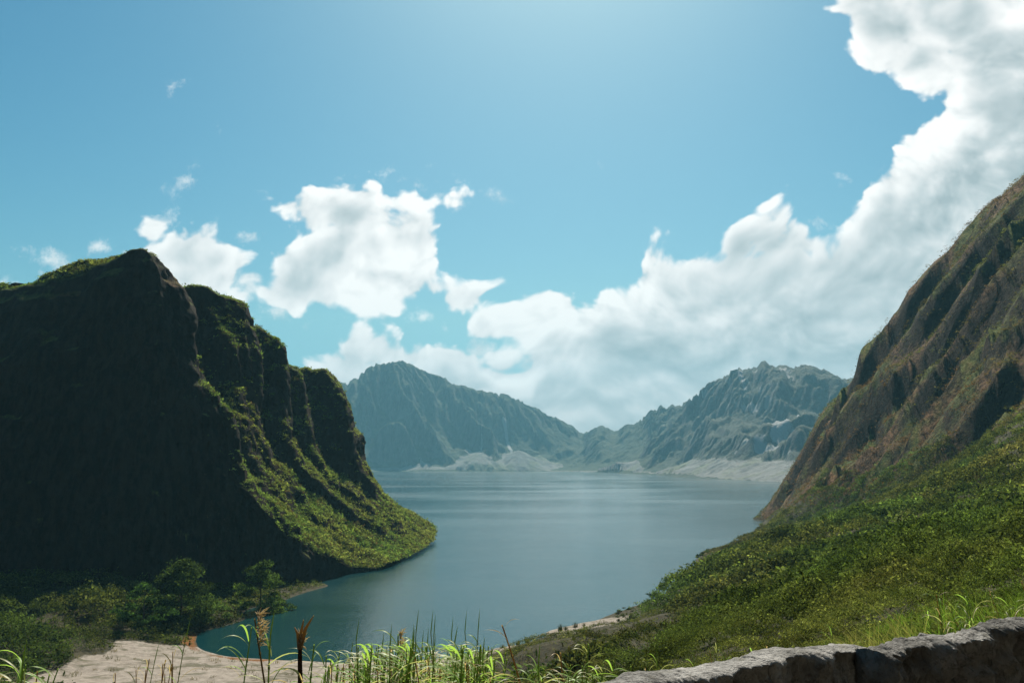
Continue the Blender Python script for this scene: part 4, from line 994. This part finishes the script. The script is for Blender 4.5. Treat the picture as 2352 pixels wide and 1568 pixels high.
# ------------------------------------------------------------------ trees and bushes on the far bank of the bay
def mat_bark():
    m, N = material('bark'); p = pos(N)
    n_ = N.noise(N.v('MULTIPLY', p, (1, 1, 0.2)), 6, 4, 0.6)
    finish(N, bsdf(N, N.mix(n_, (0.03, 0.022, 0.015, 1), (0.09, 0.07, 0.05, 1)), 0.9, bump(N, n_, 0.05), 0.1)); return m
M_BARK = mat_bark()
def build_tree(x, ytop, ybase, Y, wpx, seed, label, tint, lobes=34, nl=130, cone=0.5, name='tree', cat='tree', z0=None, leaf=0.15):
    rng = np.random.default_rng(seed)
    bx, _, bz = P(x, ybase, Y); tz = P(x, ytop, Y)[2]
    if z0 is None: z0 = float(height(np.array([bx]), np.array([Y]))[0]) - 0.2
    H = tz - z0; Wd = wpx / FD * Y / 2
    root = bpy.data.objects.new(name, None); C.objects.link(root); root.location = (bx, Y, z0)
    parts = [tube([(0, 0, 0), (0.1, 0, H * 0.3), (0.0, 0.1, H * 0.6), (0, 0, H * 0.9)], np.array([0.16, 0.12, 0.07, 0.02]) * H / 11, 8)]
    cs = []
    for k in range(lobes):
        h = rng.random() ** 1.5; rr = Wd * 1.15 * max(0.05, 1 - h) ** (0.35 + 0.5 * cone) * (0.25 + 0.85 * rng.random() ** 0.5)
        an = rng.uniform(0, 2 * np.pi); c = np.array([rr * math.cos(an), rr * math.sin(an) * 0.9, H * (0.02 + 0.80 * h)]); cs.append(c)
        if k % 3 == 0: parts.append(tube([(0, 0, c[2] * 0.55), c * np.array([0.5, 0.5, 0.85]), c], np.array([0.05, 0.03, 0.01]) * H / 11, 5))
    v, f, t = join(parts); mesh_np('trunk', v, f, M_BARK, True, root)
    cs = np.array(cs); size = rng.uniform(0.08, 0.20, lobes) * H
    tt = np.array(tint)[None] * rng.uniform(0.35, 1.5, (lobes, 1))
    leaf_cloud('crown', cs, size, nl, leaf, tt, rng, M_LEAF, flat=0.75, parent=root, shell=0.3, cap=0.24, jit=0.5)
    tag(root, label, cat)
build_tree(415, 1264, 1395, 158, 165, 5, 'bushy green tree with a pointed crown at the foot of the dark cliff', (0.075, 0.115, 0.032), 95, 230, 0.72, leaf=0.15)
build_tree(597, 1272, 1380, 176, 118, 6, 'rounder dim green tree by the water, right of the pointed tree', (0.075, 0.12, 0.03), 60, 190, 0.3, leaf=0.15)
build_tree(330, 1330, 1400, 150, 150, 8, 'low spreading bush left of the pointed tree under the cliff', (0.045, 0.09, 0.025), 44, 200, 0.3, 'bush', 'bush', leaf=0.15)
build_tree(1496, 1352, 1392, 165, 26, 9, 'small dark shrub standing alone above the scrub at the lake edge', (0.03, 0.05, 0.02), 14, 40, 0.1, 'shrub', 'shrub', leaf=0.3)
build_tree(1636, 1258, 1312, 236, 84, 14, 'dark rounded bush at the tip of the small green point in the lake', (0.06, 0.085, 0.03), 30, 120, 0.1, 'bush', 'bush', leaf=0.2)
build_tree(1440, 1388, 1425, 150, 60, 10, 'tallest thicket bush where the right bank meets the sandy shore', (0.07, 0.085, 0.03), 26, 90, 0.2, 'bush', 'bush', leaf=0.2)

# ------------------------------------------------------------------ sedge tufts in the shallows
def build_sedges():
    rng = np.random.default_rng(31); first = None
    for k, (x, yb, h) in enumerate(((1287, 1450, 2.0), (1300, 1449, 1.6), (1322, 1444, 1.9), (1341, 1440, 1.4), (1375, 1436, 1.0), (1190, 1483, 1.5), (1212, 1474, 1.3), (1155, 1490, 1.2))):
        X, Y, _ = PW(x, yb, 0.15)
        if first is None:
            v = np.zeros((1, 3)); first = blades('sedge_tuft', v, np.array([1.0]), 60, 0.05, np.array([[0.035, 0.038, 0.018]]), rng, M_GRASS, lean=(0, 0), spread=0.12, tuft=0.12); o = first
        else: o = first.copy(); C.objects.link(o)
        o.location = (X, Y, 0.0); o.scale = (h, h, h); o.rotation_euler = (0, 0, k * 1.3)
        tag(o, 'dark upright sedge tuft standing in the shallows by the small sandy shore', 'sedge', 'sedge tufts in the shallows')
build_sedges()

# ------------------------------------------------------------------ the stone wall beside the path
def mat_stone(name, dark=1.0):
    m, N = material(name); p = pos(N)
    n1 = N.noise(p, 2.5, 6, 0.65); n2 = N.noise(p, 18, 6, 0.7); n3 = N.voro(p, 55, 1.0, 0.5)
    c = N.mix(N.ss(n1, 0.3, 0.7), (0.14 * dark, 0.135 * dark, 0.125 * dark, 1), (0.39 * dark, 0.375 * dark, 0.355 * dark, 1))
    c = N.mix(N.mul(N.ss(n2, 0.48, 0.66), 0.7), c, (0.06, 0.055, 0.048, 1))
    c = N.mix(N.mul(N.ss(N.noise(p, 7, 4, 0.6), 0.58, 0.68), 0.35), c, (0.14, 0.13, 0.09, 1))
    h = N.add(N.mul(n2, 0.7), N.add(N.mul(n1, 0.5), N.mul(n3, 0.12)))
    finish(N, bsdf(N, c, 0.92, bump(N, h, 0.06, 1.0), 0.2)); return m
M_STONE = mat_stone('weathered_stone'); M_ROUGH = mat_stone('rough_stone', 0.8)
def build_wall():
    ZT = 28.85
    root = bpy.data.objects.new('stone_wall', None); C.objects.link(root); root.location = (WA[0], WA[1], 28.3)
    def section(name, back, lip, rough, seed, mat, capr=False):
        b = np.array([PW(x, y, ZT) for x, y in back]); l = np.array([PW(x, y, ZT) for x, y in lip])
        # both edges as functions of X along the wall; beyond the frame they run on straight
        xs = np.arange(l[0, 0], l[-1, 0], 0.0045)
        def ev(q, x): return np.interp(x, q[:, 0], q[:, 1])
        ln = ev(l, xs); sl = (l[-1, 1] - l[0, 1]) / (l[-1, 0] - l[0, 0]); nrm = np.array([-sl, 1.0]) / math.hypot(sl, 1)
        # back edge found along the wall's own normal
        bs = np.interp(xs + nrm[0] * 0.38, b[:, 0], b[:, 1]); wdt = np.clip((bs - ln) * nrm[1], 0.24, 0.55)
        K = 26; rows = []
        prof = []
        for k in range(K):
            u = k / (K - 1)
            if u < 0.5: prof.append((u / 0.5, 0.0, 0))          # top, back to lip
            else: prof.append((1.0, (u - 0.5) / 0.5, 1))
        n = len(xs); V = np.zeros((n, K + 4, 3))
        s = np.arange(n) * 0.0045
        edge = rough * (0.060 * fbm(s / 0.16, s * 0 + seed, o=5, g=0.6, seed=seed) + 0.03 * fbm(s / 0.5, s * 0, o=2, seed=seed + 3))
        topz = ZT + 0.02 * rough * fbm(s / 0.45, s * 0 + 5, o=4, seed=seed + 5) - 0.012
        full = np.stack([xs, ln], -1) + nrm * (wdt)[:, None]; lipp = np.stack([xs, ln], -1) - nrm * edge[:, None]
        ks = 0
        for k, (a, d, face) in enumerate([(0, 0.55, 2), (0, 0.2, 2), (0, 0.03, 2)] + prof):
            q = full * (1 - a) + lipp * a
            z = topz - (d * 0.62 if face != 2 else d)
            if face == 1: q = q + nrm * (0.03 + 0.05 * d)
            if face == 0: z = z - 0.018 * (a ** 6) - 0.014 * ((1 - a) ** 6)
            V[:, k, 0] = q[:, 0]; V[:, k, 1] = q[:, 1]; V[:, k, 2] = z
        V = V[:, :len(prof) + 3]
        x, y, z = V[..., 0], V[..., 1], V[..., 2]
        f1 = fbm(x * 4, y * 4, z * 4, o=4, g=0.55, seed=seed + 9); blk = fbm(x * 7, y * 7, z * 9, o=3, g=0.6, seed=seed + 11, ridged=True)
        fac = np.zeros(V.shape[1]); fac[16:] = 1.0
        V[..., 2] += rough * 0.014 * f1 * (1 - fac) + rough * 0.014 * (blk) * (1 - fac) + rough * 0.006 * fbm(x * 30, y * 30, o=3, seed=seed + 2) * (1 - fac)
        out = (0.07 * f1 + 0.06 * blk + 0.02 * fbm(x * 25, y * 25, z * 25, o=2, seed=seed + 1)) * fac * rough
        wob = 0.035 * fbm(s[:, None] * 0 + z * 6, z * 9, o=2, seed=seed + 6)
        crk = np.zeros_like(z)
        for s0 in np.arange(0.25 + 0.1 * (seed % 3), s[-1], 0.42): crk += np.exp(-((s[:, None] + wob - s0 - 0.1 * math.sin(s0 * 17)) / 0.013) ** 2)
        out = out - 0.06 * np.clip(crk, 0, 1) * np.clip(fac + 0.0, 0, 1)
        V[:, :16, 2] -= 0.016 * np.clip(crk[:, :16], 0, 1)
        V[..., 0] -= nrm[0] * out; V[..., 1] -= nrm[1] * out
        vv = V.reshape(-1, 3); f = grid_faces(n, V.shape[1])
        # close both ends
        m_ = V.shape[1]; extra = []; tot = len(vv); vs = [vv]
        for row, flip in ((0, False), (n - 1, True)):
            c = V[row].mean(0); vs.append(c[None]); ci = tot; tot += 1
            idx = np.arange(m_) + row * m_
            tri = np.stack([idx, np.roll(idx, -1), np.full(m_, ci), np.full(m_, ci)], -1); extra.append(tri)
        me = bpy.data.meshes.new(name); vv = np.concatenate(vs)
        faces = f.tolist() + [t_[:3] for e in extra for t_ in e.tolist()]
        me.from_pydata(vv.tolist(), [], faces); me.materials.append(mat)
        me.polygons.foreach_set('use_smooth', np.ones(len(me.polygons), bool)); me.update()
        o = bpy.data.objects.new(name, me); C.objects.link(o); o.parent = root; o.location = -root.location
        return o
    lipL = [(1150, 1700), (1300, 1635), (1420, 1588), (1504, 1557), (1599, 1549), (1680, 1535), (1770, 1519), (1812, 1508), (1856, 1500), (1894, 1503), (1952, 1490), (2000, 1482), (2034, 1486)]
    bakL = [(1150, 1650), (1300, 1600), (1386, 1568), (1439, 1546), (1467, 1543), (1508, 1534), (1548, 1531), (1599, 1528), (1680, 1508), (1770, 1493), (1812, 1482), (1848, 1488), (1880, 1477), (1917, 1475), (1953, 1467), (2029, 1472), (2090, 1462)]
    lipR = [(2040, 1502), (2075, 1496), (2141, 1480), (2178, 1470), (2227, 1460), (2307, 1446), (2352, 1436), (2450, 1420), (2700, 1385)]
    bakR = [(2000, 1480), (2040, 1468), (2068, 1464), (2118, 1446), (2150, 1446), (2189, 1435), (2254, 1425), (2307, 1422), (2352, 1408), (2450, 1390), (2700, 1350)]
    section('smooth_section', bakL, lipL, 1.0, 201, M_STONE)
    o = section('rough_section', bakR, lipR, 1.9, 231, M_ROUGH)
    tag(root, 'low weathered grey stone wall with a crack, edging the path at bottom right', 'wall')
build_wall()
